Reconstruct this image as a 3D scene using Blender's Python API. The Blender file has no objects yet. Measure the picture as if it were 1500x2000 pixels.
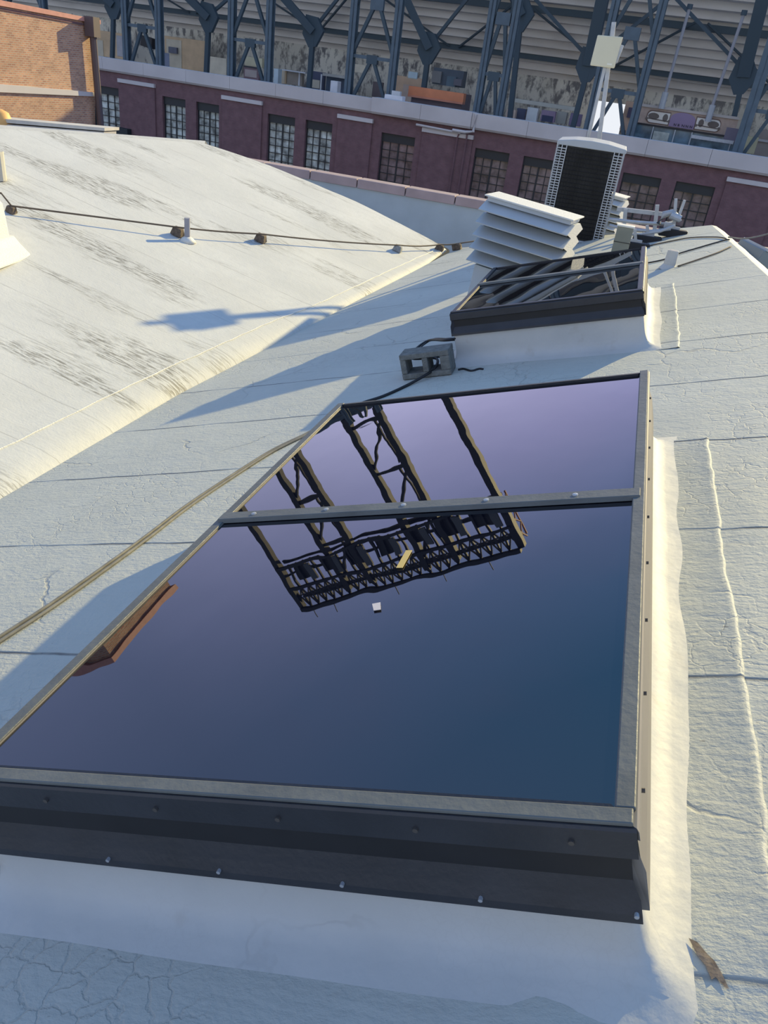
import bpy, bmesh, math, random
from mathutils import Vector, Matrix, noise, Euler
random.seed(7)
SC = bpy.context.scene
COL = SC.collection
V = Vector

# ------------------------------------------------------------------ camera, sky, sun, exposure
FPX = 1500.0
CX = V((0.94754469, 0.29724778, 0.11748539))      # camera right in the world
CD = V((0.24838357, -0.45346394, -0.85596499))    # camera down
CF = V((-0.20115830, 0.84024652, -0.50350881))    # camera forward
cam = bpy.data.cameras.new('camera'); camo = bpy.data.objects.new('camera', cam); COL.objects.link(camo)
cam.sensor_fit = 'HORIZONTAL'; cam.sensor_width = 36; cam.lens = 36 * FPX / 1500; cam.clip_end = 2000; cam.clip_start = 0.02
camo.matrix_world = Matrix(((CX.x, -CD.x, -CF.x, 0), (CX.y, -CD.y, -CF.y, 0), (CX.z, -CD.z, -CF.z, 0), (0, 0, 0, 1)))
SC.camera = camo
SC.view_settings.view_transform = 'Standard'; SC.view_settings.look = 'None'
SC.view_settings.exposure = 0.0; SC.view_settings.gamma = 1.0; SC.view_settings.use_curve_mapping = False

wd = bpy.data.worlds.new('sky'); SC.world = wd; wd.use_nodes = True
nt = wd.node_tree; nt.nodes.clear()
wo = nt.nodes.new('ShaderNodeOutputWorld'); bg = nt.nodes.new('ShaderNodeBackground')
tc = nt.nodes.new('ShaderNodeTexCoord'); sx = nt.nodes.new('ShaderNodeSeparateXYZ'); rp = nt.nodes.new('ShaderNodeValToRGB')
nt.links.new(tc.outputs['Generated'], sx.inputs[0]); nt.links.new(sx.outputs['Z'], rp.inputs[0])
el = rp.color_ramp.elements
SKY = [(0.0, (0.90, 0.94, 1.00)), (0.15, (1.72, 1.66, 2.55)), (0.29, (1.05, 1.10, 1.95)), (0.42, (0.38, 0.60, 1.18)), (0.56, (0.12, 0.42, 0.84)), (1.0, (0.13, 0.54, 0.86))]
el[0].position = SKY[0][0]; el[0].color = (*SKY[0][1], 1)
el[1].position = SKY[1][0]; el[1].color = (*SKY[1][1], 1)
for p_, c_ in SKY[2:]:
    e_ = el.new(p_); e_.color = (*c_, 1)
# thin lilac streaks of cloud
mp = nt.nodes.new('ShaderNodeMapping'); mp.inputs['Rotation'].default_value = (0.3, 0.2, 0.5); mp.inputs['Scale'].default_value = (1.6, 5.0, 3.0)
cn = nt.nodes.new('ShaderNodeTexNoise'); cn.inputs['Scale'].default_value = 1.1; cn.inputs['Detail'].default_value = 3
cr = nt.nodes.new('ShaderNodeValToRGB'); cr.color_ramp.elements[0].position = 0.5; cr.color_ramp.elements[1].position = 0.75
cm = nt.nodes.new('ShaderNodeMath'); cm.operation = 'MULTIPLY'; cm.inputs[1].default_value = 0.22
mx = nt.nodes.new('ShaderNodeMix'); mx.data_type = 'RGBA'; mx.inputs[7].default_value = (0.62, 0.46, 0.72, 1)
nt.links.new(tc.outputs['Generated'], mp.inputs[0]); nt.links.new(mp.outputs[0], cn.inputs['Vector']); nt.links.new(cn.outputs[0], cr.inputs[0])
nt.links.new(cr.outputs[0], cm.inputs[0]); nt.links.new(cm.outputs[0], mx.inputs[0]); nt.links.new(rp.outputs[0], mx.inputs[6])
# added fill: paler, brighter band low in the sky opposite the sun
def wm(op, a, b=0.0):
    n = nt.nodes.new('ShaderNodeMath'); n.operation = op
    for i, v in enumerate((a, b)):
        if isinstance(v, (int, float)): n.inputs[i].default_value = v
        else: nt.links.new(v, n.inputs[i])
    return n.outputs[0]
def wr(v, a, b, lo, hi):
    n = nt.nodes.new('ShaderNodeMapRange'); nt.links.new(v, n.inputs[0])
    for i, q in enumerate((a, b, lo, hi)): n.inputs[i+1].default_value = q
    return n.outputs[0]
hz = wm('MULTIPLY', wr(sx.outputs['Y'], -0.75, -0.1, 1, 0), wr(sx.outputs['Z'], 0.12, 0.50, 1, 0))
mh = nt.nodes.new('ShaderNodeMix'); mh.data_type = 'RGBA'; mh.inputs[7].default_value = (1.0, 1.08, 1.2, 1)
az = wm('ADD', wm('MULTIPLY', sx.outputs['X'], 0.454), wm('MULTIPLY', sx.outputs['Y'], 0.891))
ma = nt.nodes.new('ShaderNodeMix'); ma.data_type = 'RGBA'; ma.inputs[7].default_value = (0.30, 0.44, 0.82, 1)
nt.links.new(wr(az, 0.72, 0.20, 0, 0.85), ma.inputs[0]); nt.links.new(mx.outputs[2], ma.inputs[6])
nt.links.new(hz, mh.inputs[0]); nt.links.new(ma.outputs[2], mh.inputs[6]); nt.links.new(mh.outputs[2], bg.inputs[0]); bg.inputs[1].default_value = 0.95
nt.links.new(bg.outputs[0], wo.inputs[0])

SUN = V((0.612, 1.20, 0.599)).normalized()        # towards the sun
sl = bpy.data.lights.new('sun', 'SUN'); sl.energy = 6.6; sl.color = (1.0, 0.81, 0.38); sl.angle = math.radians(0.6)
so = bpy.data.objects.new('sun', sl); COL.objects.link(so); so.rotation_euler = SUN.to_track_quat('Z', 'Y').to_euler(); so.location = (8, 5, 12)

# ------------------------------------------------------------------ geometry helpers
TH = math.radians(18.4)
SA = (0, -TH, 0)                                   # rotation of everything that lies square on the sloping roof
def slope(s, y, n): return V((s * math.cos(TH) - n * math.sin(TH), y, s * math.sin(TH) + n * math.cos(TH)))
SM = Matrix.Rotation(-TH, 4, 'Y')
NS = slope(0, 0, 1)
RN = -1.6                                          # roof surface in slope coordinates
def ray(x, y): return (CX * (x - 750) + CD * (y - 1000) + CF * FPX).normalized()
def hit(x, y, p, n): r = ray(x, y); return r * (V(p).dot(n) / r.dot(n))
def hit_slope(x, y, n=RN): return hit(x, y, slope(0, 0, n), NS)
def hit_y(x, y, Y): return hit(x, y, V((0, Y, 0)), V((0, 1, 0)))
def hit_z(x, y, Z): return hit(x, y, V((0, 0, Z)), V((0, 0, 1)))
def to_slope(p): return SM.inverted() @ V(p)

class MB:
    def __init__(s): s.b = bmesh.new()
    def box(s, x0, y0, z0, x1, y1, z1):
        r = [s.b.verts.new(p) for p in ((x0,y0,z0),(x1,y0,z0),(x1,y1,z0),(x0,y1,z0),(x0,y0,z1),(x1,y0,z1),(x1,y1,z1),(x0,y1,z1))]
        for f in ((0,3,2,1),(4,5,6,7),(0,1,5,4),(1,2,6,5),(2,3,7,6),(3,0,4,7)): s.b.faces.new([r[i] for i in f])
        return s
    def hexa(s, pts):
        r = [s.b.verts.new(p) for p in pts]
        for f in ((0,3,2,1),(4,5,6,7),(0,1,5,4),(1,2,6,5),(2,3,7,6),(3,0,4,7)): s.b.faces.new([r[i] for i in f])
        return s
    def bar(s, a, b, w, h=None, up=V((0,0,1))):
        a = V(a); b = V(b); h = h or w; d = (b - a).normalized()
        if abs(d.dot(up)) > 0.98: up = V((0, 1, 0))
        x = d.cross(up).normalized() * (w / 2); z = x.cross(d).normalized() * (h / 2)
        return s.hexa([a-x-z, a+x-z, b+x-z, b-x-z, a-x+z, a+x+z, b+x+z, b-x+z])
    def tube(s, pts, r, n=8, cap=True):
        pts = [V(p) for p in pts]; rings = []
        rr = r if isinstance(r, (list, tuple)) else [r] * len(pts)
        for i, p in enumerate(pts):
            d = (pts[min(i+1, len(pts)-1)] - pts[max(i-1, 0)]).normalized()
            u = V((0,0,1)) if abs(d.z) < 0.9 else V((1,0,0))
            x = d.cross(u).normalized(); y = d.cross(x)
            rings.append([s.b.verts.new(p + (x*math.cos(2*math.pi*k/n) + y*math.sin(2*math.pi*k/n)) * rr[i]) for k in range(n)])
        for a, b in zip(rings, rings[1:]):
            for k in range(n): s.b.faces.new((a[k], a[(k+1) % n], b[(k+1) % n], b[k]))
        if cap: s.b.faces.new(rings[0][::-1]); s.b.faces.new(rings[-1])
        return s
    def prism(s, poly, a, b, ax='y'):
        """extrude a closed 2-D outline between a and b; outline is in the other two axes"""
        def pt(p, t): return {'y': (p[0], t, p[1]), 'x': (t, p[0], p[1]), 'z': (p[0], p[1], t)}[ax]
        A = [s.b.verts.new(pt(p, a)) for p in poly]; B = [s.b.verts.new(pt(p, b)) for p in poly]; n = len(poly)
        for k in range(n): s.b.faces.new((A[k], A[(k+1) % n], B[(k+1) % n], B[k]))
        s.b.faces.new(A[::-1]); s.b.faces.new(B)
        return s
    def grid(s, rows):
        R = [[s.b.verts.new(p) for p in row] for row in rows]
        for a, b in zip(R, R[1:]):
            for k in range(len(a) - 1): s.b.faces.new((a[k], a[k+1], b[k+1], b[k]))
        return s
    def build(s, name, m, parent=None, smooth=False, bevel=0, loc=None, rot=None, solid=0):
        bmesh.ops.recalc_face_normals(s.b, faces=s.b.faces)
        me = bpy.data.meshes.new(name); s.b.to_mesh(me); s.b.free()
        me.materials.append(m)
        if smooth:
            for p in me.polygons: p.use_smooth = True
        o = bpy.data.objects.new(name, me); COL.objects.link(o)
        if parent: o.parent = parent
        if loc is not None: o.location = loc
        if rot is not None: o.rotation_euler = rot
        if solid:
            md = o.modifiers.new('solid', 'SOLIDIFY'); md.thickness = solid; md.offset = -1
        if bevel:
            md = o.modifiers.new('bevel', 'BEVEL'); md.width = bevel; md.segments = 2; md.limit_method = 'ANGLE'; md.angle_limit = math.radians(40)
        return o

def thing(name, label, cat, loc=(0,0,0), rot=(0,0,0), group=None):
    o = bpy.data.objects.new(name, None); COL.objects.link(o); o.empty_display_size = 0.2
    o.location = loc; o.rotation_euler = rot; tag(o, label, cat, group); return o
def tag(o, label, cat, group=None):
    o['label'] = label; o['category'] = cat
    if group: o['group'] = group
    return o
def struct(o): o['kind'] = 'structure'; return o
def dup(root, loc, label, rot=None, group=None):
    r = root.copy(); COL.objects.link(r); r.location = loc; r['label'] = label
    if rot is not None: r.rotation_euler = rot
    if group: r['group'] = group
    for ch in list(root.children):
        c = ch.copy(); COL.objects.link(c); c.parent = r
        for g in ch.children:
            d = g.copy(); COL.objects.link(d); d.parent = c
    return r
def smoothpath(pts, k=6):
    pts = [V(p) for p in pts]; out = []
    for i in range(len(pts) - 1):
        p0 = pts[max(i-1, 0)]; p1 = pts[i]; p2 = pts[i+1]; p3 = pts[min(i+2, len(pts)-1)]
        for j in range(k):
            t = j / k
            out.append(0.5 * ((2*p1) + (p2-p0)*t + (2*p0-5*p1+4*p2-p3)*t*t + (3*p1-p0-3*p2+p3)*t**3))
    out.append(pts[-1]); return out

# ------------------------------------------------------------------ materials
def mat(name, col, rough=0.6, metal=0.0, spec=0.5, var=0.0, vscale=4.0, bump=0.0, bscale=20.0, coat=0, ior=None, col2=None, stretch=(1,1,1), detail=4):
    m = bpy.data.materials.new(name); m.use_nodes = True; t = m.node_tree; b = t.nodes['Principled BSDF']
    b.inputs['Base Color'].default_value = (*col, 1); b.inputs['Roughness'].default_value = rough; b.inputs['Metallic'].default_value = metal
    b.inputs['Specular IOR Level'].default_value = spec
    if ior: b.inputs['IOR'].default_value = ior
    co = t.nodes.new('ShaderNodeTexCoord'); mpn = t.nodes.new('ShaderNodeMapping'); mpn.inputs['Scale'].default_value = stretch
    t.links.new(co.outputs['Object'], mpn.inputs[0])
    if var > 0 or col2:
        n = t.nodes.new('ShaderNodeTexNoise'); n.inputs['Scale'].default_value = vscale; n.inputs['Detail'].default_value = detail
        t.links.new(mpn.outputs[0], n.inputs['Vector'])
        r = t.nodes.new('ShaderNodeValToRGB'); r.color_ramp.elements[0].position = 0.3; r.color_ramp.elements[1].position = 0.7
        c2 = col2 or tuple(min(1, c*(1+var)) for c in col); c1 = tuple(c*(1-var) for c in col) if not col2 else col
        r.color_ramp.elements[0].color = (*c1, 1); r.color_ramp.elements[1].color = (*c2, 1)
        t.links.new(n.outputs[0], r.inputs[0]); t.links.new(r.outputs[0], b.inputs['Base Color'])
    if bump > 0:
        n2 = t.nodes.new('ShaderNodeTexNoise'); n2.inputs['Scale'].default_value = bscale; n2.inputs['Detail'].default_value = 5
        t.links.new(mpn.outputs[0], n2.inputs['Vector'])
        bp = t.nodes.new('ShaderNodeBump'); bp.inputs['Strength'].default_value = bump; bp.inputs['Distance'].default_value = 0.01
        t.links.new(n2.outputs[0], bp.inputs['Height']); t.links.new(bp.outputs[0], b.inputs['Normal'])
    return m

def glass_mat(name, wave, wscale, strength=0.4, ior=2.05):
    m = bpy.data.materials.new(name); m.use_nodes = True; t = m.node_tree; b = t.nodes['Principled BSDF']
    b.inputs['Base Color'].default_value = (0.003, 0.004, 0.009, 1); b.inputs['Roughness'].default_value = 0.008; b.inputs['IOR'].default_value = ior
    co = t.nodes.new('ShaderNodeTexCoord'); mpn = t.nodes.new('ShaderNodeMapping'); mpn.inputs['Scale'].default_value = wave
    n = t.nodes.new('ShaderNodeTexNoise'); n.inputs['Scale'].default_value = wscale; n.inputs['Detail'].default_value = 0.5
    t.links.new(co.outputs['Object'], mpn.inputs[0]); t.links.new(mpn.outputs[0], n.inputs['Vector'])
    bp = t.nodes.new('ShaderNodeBump'); bp.inputs['Strength'].default_value = strength; bp.inputs['Distance'].default_value = 0.004
    t.links.new(n.outputs[0], bp.inputs['Height']); t.links.new(bp.outputs[0], b.inputs['Normal'])
    return m

class NG:
    """small node writer"""
    def __init__(s, name, rough=0.75):
        s.m = bpy.data.materials.new(name); s.m.use_nodes = True; s.t = s.m.node_tree; s.b = s.t.nodes['Principled BSDF']
        s.b.inputs['Roughness'].default_value = rough
        s.co = s.t.nodes.new('ShaderNodeTexCoord').outputs['Object']
        sp = s.t.nodes.new('ShaderNodeSeparateXYZ'); s.t.links.new(s.co, sp.inputs[0]); s.x, s.y, s.z = sp.outputs
    def put(s, sock, v):
        if isinstance(v, (int, float)): sock.default_value = v
        elif isinstance(v, tuple): sock.default_value = (*v, 1) if len(v) == 3 and sock.type == 'RGBA' else v
        else: s.t.links.new(v, sock)
    def math(s, op, a, b=0.0, c=0.0):
        n = s.t.nodes.new('ShaderNodeMath'); n.operation = op; s.put(n.inputs[0], a); s.put(n.inputs[1], b); s.put(n.inputs[2], c); return n.outputs[0]
    def noise(s, scale, detail=3, stretch=(1,1,1), off=(0,0,0), rough=0.5, rot=(0,0,0)):
        mpn = s.t.nodes.new('ShaderNodeMapping'); mpn.inputs['Scale'].default_value = stretch; mpn.inputs['Location'].default_value = off; mpn.inputs['Rotation'].default_value = rot
        s.t.links.new(s.co, mpn.inputs[0]); n = s.t.nodes.new('ShaderNodeTexNoise'); n.inputs['Scale'].default_value = scale; n.inputs['Detail'].default_value = detail; n.inputs['Roughness'].default_value = rough
        s.t.links.new(mpn.outputs[0], n.inputs['Vector']); return n.outputs[0]
    def ramp(s, v, a, b, lo=0.0, hi=1.0):
        n = s.t.nodes.new('ShaderNodeMapRange'); n.clamp = True; s.put(n.inputs[0], v); n.inputs[1].default_value = a; n.inputs[2].default_value = b; n.inputs[3].default_value = lo; n.inputs[4].default_value = hi
        return n.outputs[0]
    def mix(s, f, a, b):
        n = s.t.nodes.new('ShaderNodeMix'); n.data_type = 'RGBA'; s.put(n.inputs[0], f); s.put(n.inputs[6], a); s.put(n.inputs[7], b); return n.outputs[2]
    def cracks(s, scale, mask_scale, a=.50, b=.60, width=.012, off=(0,0,0)):
        mpn = s.t.nodes.new('ShaderNodeMapping'); mpn.inputs['Location'].default_value = off; s.t.links.new(s.co, mpn.inputs[0])
        n = s.t.nodes.new('ShaderNodeTexNoise'); n.inputs['Scale'].default_value = scale*2.5; n.inputs['Detail'].default_value = 4; s.t.links.new(mpn.outputs[0], n.inputs['Vector'])
        ml = s.t.nodes.new('ShaderNodeVectorMath'); ml.operation = 'SCALE'; ml.inputs['Scale'].default_value = .35/scale*1.2; s.t.links.new(n.outputs['Color'], ml.inputs[0])
        ad = s.t.nodes.new('ShaderNodeVectorMath'); s.t.links.new(mpn.outputs[0], ad.inputs[0]); s.t.links.new(ml.outputs[0], ad.inputs[1])
        v = s.t.nodes.new('ShaderNodeTexVoronoi'); v.feature = 'DISTANCE_TO_EDGE'; v.inputs['Scale'].default_value = scale; s.t.links.new(ad.outputs[0], v.inputs['Vector'])
        return s.math('MULTIPLY', s.ramp(v.outputs['Distance'], width*.3, width, 1, 0), s.ramp(s.noise(mask_scale, 3, off=(8, 3, 5)), a, b))
    def finish(s, col, height=None, dist=0.01, strength=1.0):
        s.put(s.b.inputs['Base Color'], col)
        if height is not None:
            bp = s.t.nodes.new('ShaderNodeBump'); bp.inputs['Strength'].default_value = strength; bp.inputs['Distance'].default_value = dist
            s.t.links.new(height, bp.inputs['Height']); s.t.links.new(bp.outputs[0], s.b.inputs['Normal'])
        return s.m

def membrane(name, base, seam_every=None, seam0=0.0, streak=False, speck=True):
    """coated roll roofing: lap seams across local y, specks and dark worn streaks down local x, light coat texture"""
    g = NG(name, 0.7)
    big = g.noise(0.9, 4); fine = g.noise(60, 4, rough=0.6); mid = g.noise(9, 4)
    col = g.mix(g.ramp(big, .35, .7), base, tuple(c * .88 for c in base))
    col = g.mix(g.ramp(mid, .45, .75, 0, .35), col, tuple(c * .84 for c in base))
    brush = g.noise(14, 3, (0.12, 3.0, 1)) 
    col = g.mix(g.ramp(brush, .55, .8, 0, .35), col, tuple(c * .72 for c in base))
    wr_ = g.noise(26, 5, (1, 1.8, 1), (4, 4, 0), rough=.6)
    h = g.math('ADD', g.math('MULTIPLY', fine, 0.22), g.math('ADD', g.math('MULTIPLY', mid, 0.5), g.math('MULTIPLY', wr_, .42)))
    h = g.math('ADD', h, g.math('MULTIPLY', brush, 0.14))
    if speck:
        sp = g.noise(23, 2, (1, 2.5, 1), (5, 1, 0)); col = g.mix(g.ramp(sp, .73, .77, 0, .6), col, (0.14, .13, .12))
    ck = g.cracks(1.1, 1.3, .52, .62); ck2 = g.cracks(11, 1.0, .50, .62, .05, (3, 2, 1))
    if streak: ck2 = 0.0; ck = 0.0
    col = g.mix(g.math('MULTIPLY', ck, .3), col, (0.16, .15, .14)); h = g.math('SUBTRACT', h, g.math('MULTIPLY', ck, .3))
    if not streak: col = g.mix(g.math('MULTIPLY', ck2, .12), col, (0.2, .18, .16)); h = g.math('SUBTRACT', h, g.math('MULTIPLY', ck2, .18))
    if seam_every:
        wob = g.math('MULTIPLY', g.noise(2.2, 3), 0.05)
        fr = g.math('FRACT', g.math('DIVIDE', g.math('ADD', g.math('SUBTRACT', g.y, seam0 + .025), wob), seam_every))
        d = g.math('MINIMUM', fr, g.math('SUBTRACT', 1.0, fr))
        brk = g.ramp(g.noise(1.7, 4, off=(3, 7, 0)), .40, .56)
        line = g.math('MULTIPLY', g.ramp(d, 0.004, 0.012, 1, 0), brk)
        col = g.mix(g.math('MULTIPLY', line, 0.85), col, (0.10, .10, .10))
        h = g.math('ADD', h, g.ramp(fr, 0.0, 0.012, 0.0, 0.5))
    if streak:
        lane = g.noise(0.75, 3, (0.45, 1.9, 1), (2, 0, 0)); st = g.noise(9, 5, (0.6, 5.0, 1), rough=.7)
        f = g.math('MULTIPLY', g.ramp(lane, .53, .60), g.ramp(st, .47, .58))
        col = g.mix(g.math('MULTIPLY', f, 0.8), col, (0.16, .15, .12))
        fr2 = g.math('FRACT', g.math('ADD', g.math('DIVIDE', g.y, 0.62), g.math('MULTIPLY', g.noise(1.0, 2), .06)))
        ln = g.math('MULTIPLY', g.ramp(g.math('MINIMUM', fr2, g.math('SUBTRACT', 1.0, fr2)), .004, .014, 1, 0), g.ramp(g.noise(1.4, 3, off=(9, 2, 1)), .4, .6))
        col = g.mix(g.math('MULTIPLY', ln, .5), col, (0.2, .19, .17))
    return g.finish(col, h, 0.012, 0.45 if streak else 0.8)

M = {}
M['roof'] = membrane('grey_roof_coating', (0.52, 0.53, 0.475), 0.955, 2.975)
M['roofl'] = membrane('pale_roof_coating', (0.62, 0.62, 0.58), None, streak=True)
g = NG('flashing_membrane', .62)
c1 = g.cracks(1.6, 1.6, .55, .66, .010); c2 = g.cracks(38, 2.2, .46, .60, .07, (1, 5, 2))
col = g.mix(g.ramp(g.noise(3, 4), .35, .7), (.56, .555, .52), (.50, .50, .47)); col = g.mix(g.ramp(g.noise(7, 5, off=(4, 4, 4)), .62, .75, 0, .4), col, (.38, .33, .27))
col = g.mix(g.math('MULTIPLY', c1, .28), col, (.20, .18, .16)); col = g.mix(g.math('MULTIPLY', c2, .04), col, (.24, .21, .17))
hh_ = g.math('ADD', g.math('MULTIPLY', g.noise(5, 3), 1.4), g.math('MULTIPLY', g.noise(45, 4), .2)); hh_ = g.math('SUBTRACT', hh_, g.math('MULTIPLY', c1, .10))
M['flash'] = g.finish(col, hh_, .012, .55)
M['parapet'] = mat('shaded_parapet_membrane', (0.36, 0.42, 0.46), 0.7, var=0.08, vscale=1.5, bump=.3, bscale=6)  # same roof membrane, coloured bluer and darker for the shade on this wall
M['bead'] = mat('pale_seam_sealant', (0.70, 0.69, 0.63), 0.6, bump=0.6, bscale=60)
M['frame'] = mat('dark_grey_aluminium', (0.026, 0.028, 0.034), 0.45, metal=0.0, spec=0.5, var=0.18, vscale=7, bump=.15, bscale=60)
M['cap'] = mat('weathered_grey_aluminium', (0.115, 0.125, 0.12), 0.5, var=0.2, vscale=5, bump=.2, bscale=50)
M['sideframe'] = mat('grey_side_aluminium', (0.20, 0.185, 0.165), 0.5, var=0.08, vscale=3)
M['screw'] = mat('screw_steel', (0.10, 0.09, 0.08), 0.5, metal=0.4)
M['glass'] = glass_mat('dark_reflective_glass', (1.0, 0.55, 1), 9.0, 0.10)
M['glass2'] = glass_mat('wavy_reflective_glass', (1.0, 0.35, 1), 4.0, 0.75, ior=2.3)
M['black'] = mat('black_rubber', (0.012, 0.012, 0.014), 0.55, var=.2, vscale=8)
M['cable'] = mat('weathered_grey_cable', (0.20, 0.19, 0.16), 0.7, var=.3, vscale=12)
M['copper'] = mat('dull_brown_conductor', (0.13, 0.10, 0.07), 0.7)
M['concrete'] = mat('cinder_block_concrete', (0.17, 0.175, 0.16), 0.9, var=0.25, vscale=20, bump=1.0, bscale=70)
M['cream'] = mat('shaded_white_metal', (0.46, 0.50, 0.52), 0.45, var=0.05, vscale=3)  # white vent paint, tinted blue-grey to carry the shade on its faces
M['galv'] = mat('galvanised_steel', (0.42, 0.44, 0.46), 0.42, metal=0.3, var=0.12, vscale=9)
M['olive'] = mat('grey_green_box_paint', (0.22, 0.23, 0.19), 0.6, var=.1)
M['plate'] = mat('antenna_panel_plastic', (0.66, 0.62, 0.45), 0.5, var=.04, vscale=2)
M['coil'] = mat('dark_condenser_coil', (0.03, 0.031, 0.033), 0.6, var=0.5, vscale=5, bump=.6, bscale=50, stretch=(1, 1, .4))
M['acpaint'] = mat('grey_condenser_paint', (0.42, 0.44, 0.45), 0.5, var=.05)
M['brown'] = mat('brown_conductor_block', (0.12, 0.09, 0.065), 0.8, var=.4, vscale=30, bump=.6, bscale=60)
M['greybl'] = mat('grey_conductor_block', (0.25, 0.26, 0.26), 0.7, var=.3, vscale=30)
M['lead'] = mat('lead_grey_pipe', (0.30, 0.30, 0.33), 0.6, var=.1)
M['coping'] = mat('pink_stone_coping', (0.36, 0.28, 0.28), 0.8, var=.12, vscale=2, bump=.4)
M['steel'] = mat('blue_grey_painted_steel', (0.085, 0.125, 0.155), 0.6, var=.12, vscale=2)
M['steeldark'] = mat('dark_blue_grey_steel', (0.05, 0.08, 0.10), 0.65)
M['corn'] = mat('grey_stone_cornice', (0.60, 0.57, 0.56), 0.8, var=.08, vscale=.5, bump=.2, bscale=3)
M['deck'] = mat('concrete_seating_underside', (0.66, 0.63, 0.58), 0.85, var=.14, vscale=.7, stretch=(.3, 1, 1))
M['winglass'] = mat('pale_reflection_pane', (0.42, 0.46, 0.43), 0.25, var=.75, vscale=2.4, detail=6)  # mottled colour stands for reflections in the panes
M['winglass2'] = mat('brown_reflection_pane', (0.20, 0.15, 0.15), 0.2, var=.6, vscale=1.6, detail=6)  # browner panes, reflections again put into the colour
M['muntin'] = mat('dark_window_frame', (0.025, 0.03, 0.035), 0.5)
M['street'] = mat('street_asphalt', (0.08, 0.08, 0.085), 0.9, var=.15, vscale=.4)
def flat(name, col, r=.6, **k):
    if name not in M: M[name] = mat(name, col, r, **k)
    return M[name]

def brick_mat(name, c1, c2, mort, scale, bumpd=.02):
    m = bpy.data.materials.new(name); m.use_nodes = True; t = m.node_tree; b = t.nodes['Principled BSDF']; b.inputs['Roughness'].default_value = .85
    co = t.nodes.new('ShaderNodeTexCoord'); sp = t.nodes.new('ShaderNodeSeparateXYZ'); cb = t.nodes.new('ShaderNodeCombineXYZ'); ad = t.nodes.new('ShaderNodeMath')
    t.links.new(co.outputs['Object'], sp.inputs[0]); t.links.new(sp.outputs[0], ad.inputs[0]); t.links.new(sp.outputs[1], ad.inputs[1])
    t.links.new(ad.outputs[0], cb.inputs[0]); t.links.new(sp.outputs[2], cb.inputs[1])
    br = t.nodes.new('ShaderNodeTexBrick'); br.inputs['Color1'].default_value = (*c1, 1); br.inputs['Color2'].default_value = (*c2, 1); br.inputs['Mortar'].default_value = (*mort, 1)
    br.inputs['Scale'].default_value = scale; br.inputs['Mortar Size'].default_value = .015; br.inputs['Brick Width'].default_value = .22; br.inputs['Row Height'].default_value = .075
    t.links.new(cb.outputs[0], br.inputs['Vector'])
    n = t.nodes.new('ShaderNodeTexNoise'); n.inputs['Scale'].default_value = 2.2; n.inputs['Detail'].default_value = 6; t.links.new(co.outputs['Object'], n.inputs['Vector'])
    r = t.nodes.new('ShaderNodeMapRange'); r.inputs[1].default_value = .3; r.inputs[2].default_value = .7; r.inputs[3].default_value = .84; r.inputs[4].default_value = 1.12
    t.links.new(n.outputs[0], r.inputs[0])
    mxx = t.nodes.new('ShaderNodeMix'); mxx.data_type = 'RGBA'; mxx.blend_type = 'MULTIPLY'; mxx.inputs[0].default_value = 1
    t.links.new(br.outputs[0], mxx.inputs[6]); t.links.new(r.outputs[0], mxx.inputs[7]); t.links.new(mxx.outputs[2], b.inputs['Base Color'])
    return m
M['brickp'] = brick_mat('purple_brown_brick', (0.20, 0.105, 0.115), (0.175, 0.09, 0.10), (0.18, 0.115, 0.12), 1.0)
M['bricko'] = brick_mat('old_orange_brick', (0.62, 0.33, 0.20), (0.40, 0.19, 0.13), (0.50, 0.40, 0.30), .9)

# ------------------------------------------------------------------ large structure: the roofs
VAL = [(-4.75, -3.0), (-4.42, 1.5), (-4.28, 3.66), (-4.17, 5.83), (-3.98, 7.2), (-3.72, 9.0), (-3.33, 11.7), (-3.10, 13.2)]
def lerp_poly(P, y):
    if y <= P[0][1]: return P[0][0]
    for a, b in zip(P, P[1:]):
        if y <= b[1]: return a[0] + (b[0]-a[0]) * (y-a[1]) / (b[1]-a[1])
    return P[-1][0]
def ridge_s(y): return 0.62 + (11.24 - y) * 0.073
def bumps(s, y):
    v = 0.004 * noise.noise(V((s*1.3, y*1.1, 2.0)))
    if y < 5 and s > -0.3: v += 0.010 * noise.noise(V((s*5, y*2.2, 7.0))) * min(1, (5-y)/2) 
    return v
rows = []
NY, NX = 170, 90
for j in range(NY + 1):
    tj = j / NY; tj = tj ** 1.35
    row = []
    for i in range(NX + 1):
        t = i / NX; t = 1 - (1 - t) ** 1.25
        y = -3.0 + tj * ((13.0 * (1-t) + 11.25 * t) + 3.0)
        s = lerp_poly(VAL, y) * (1-t) + ridge_s(y) * t
        row.append((s, y, bumps(s, y)))
    rows.append(row)
o = MB().grid(rows).build('roof_slope', M['roof'], smooth=True, loc=slope(0, 0, RN), rot=SA, solid=0); struct(o)

# far side of the right-hand ridge, catching the sun
rows = []
for j in range(40):
    y = -3 + 14.25 * j / 39; s = ridge_s(y); a = slope(s, y, RN + 0.0)
    out = V((1, 0.02, 0)); wob = 0.012 * noise.noise(V((y * 2.1, 0, 5)))
    rows.append([a, a + V((0.06, 0, -0.004)), a + V((0.17 + wob, 0, -0.05)), a + V((0.30 + wob, 0, -0.13)), a + V((0.33 + wob, 0, -0.9))])
o = MB().grid(rows).build('roof_ridge_edge', M['flash'], smooth=True); struct(o)
rows = [[slope(ridge_s(y), y, RN) + V((0.33, 0, -0.9)), slope(ridge_s(y), y, RN) + V((6, 0, -1.0))] for y in (-3, 5, 11.25)]
o = MB().grid(rows).build('lower_roof', M['roof']); struct(o)
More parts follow.
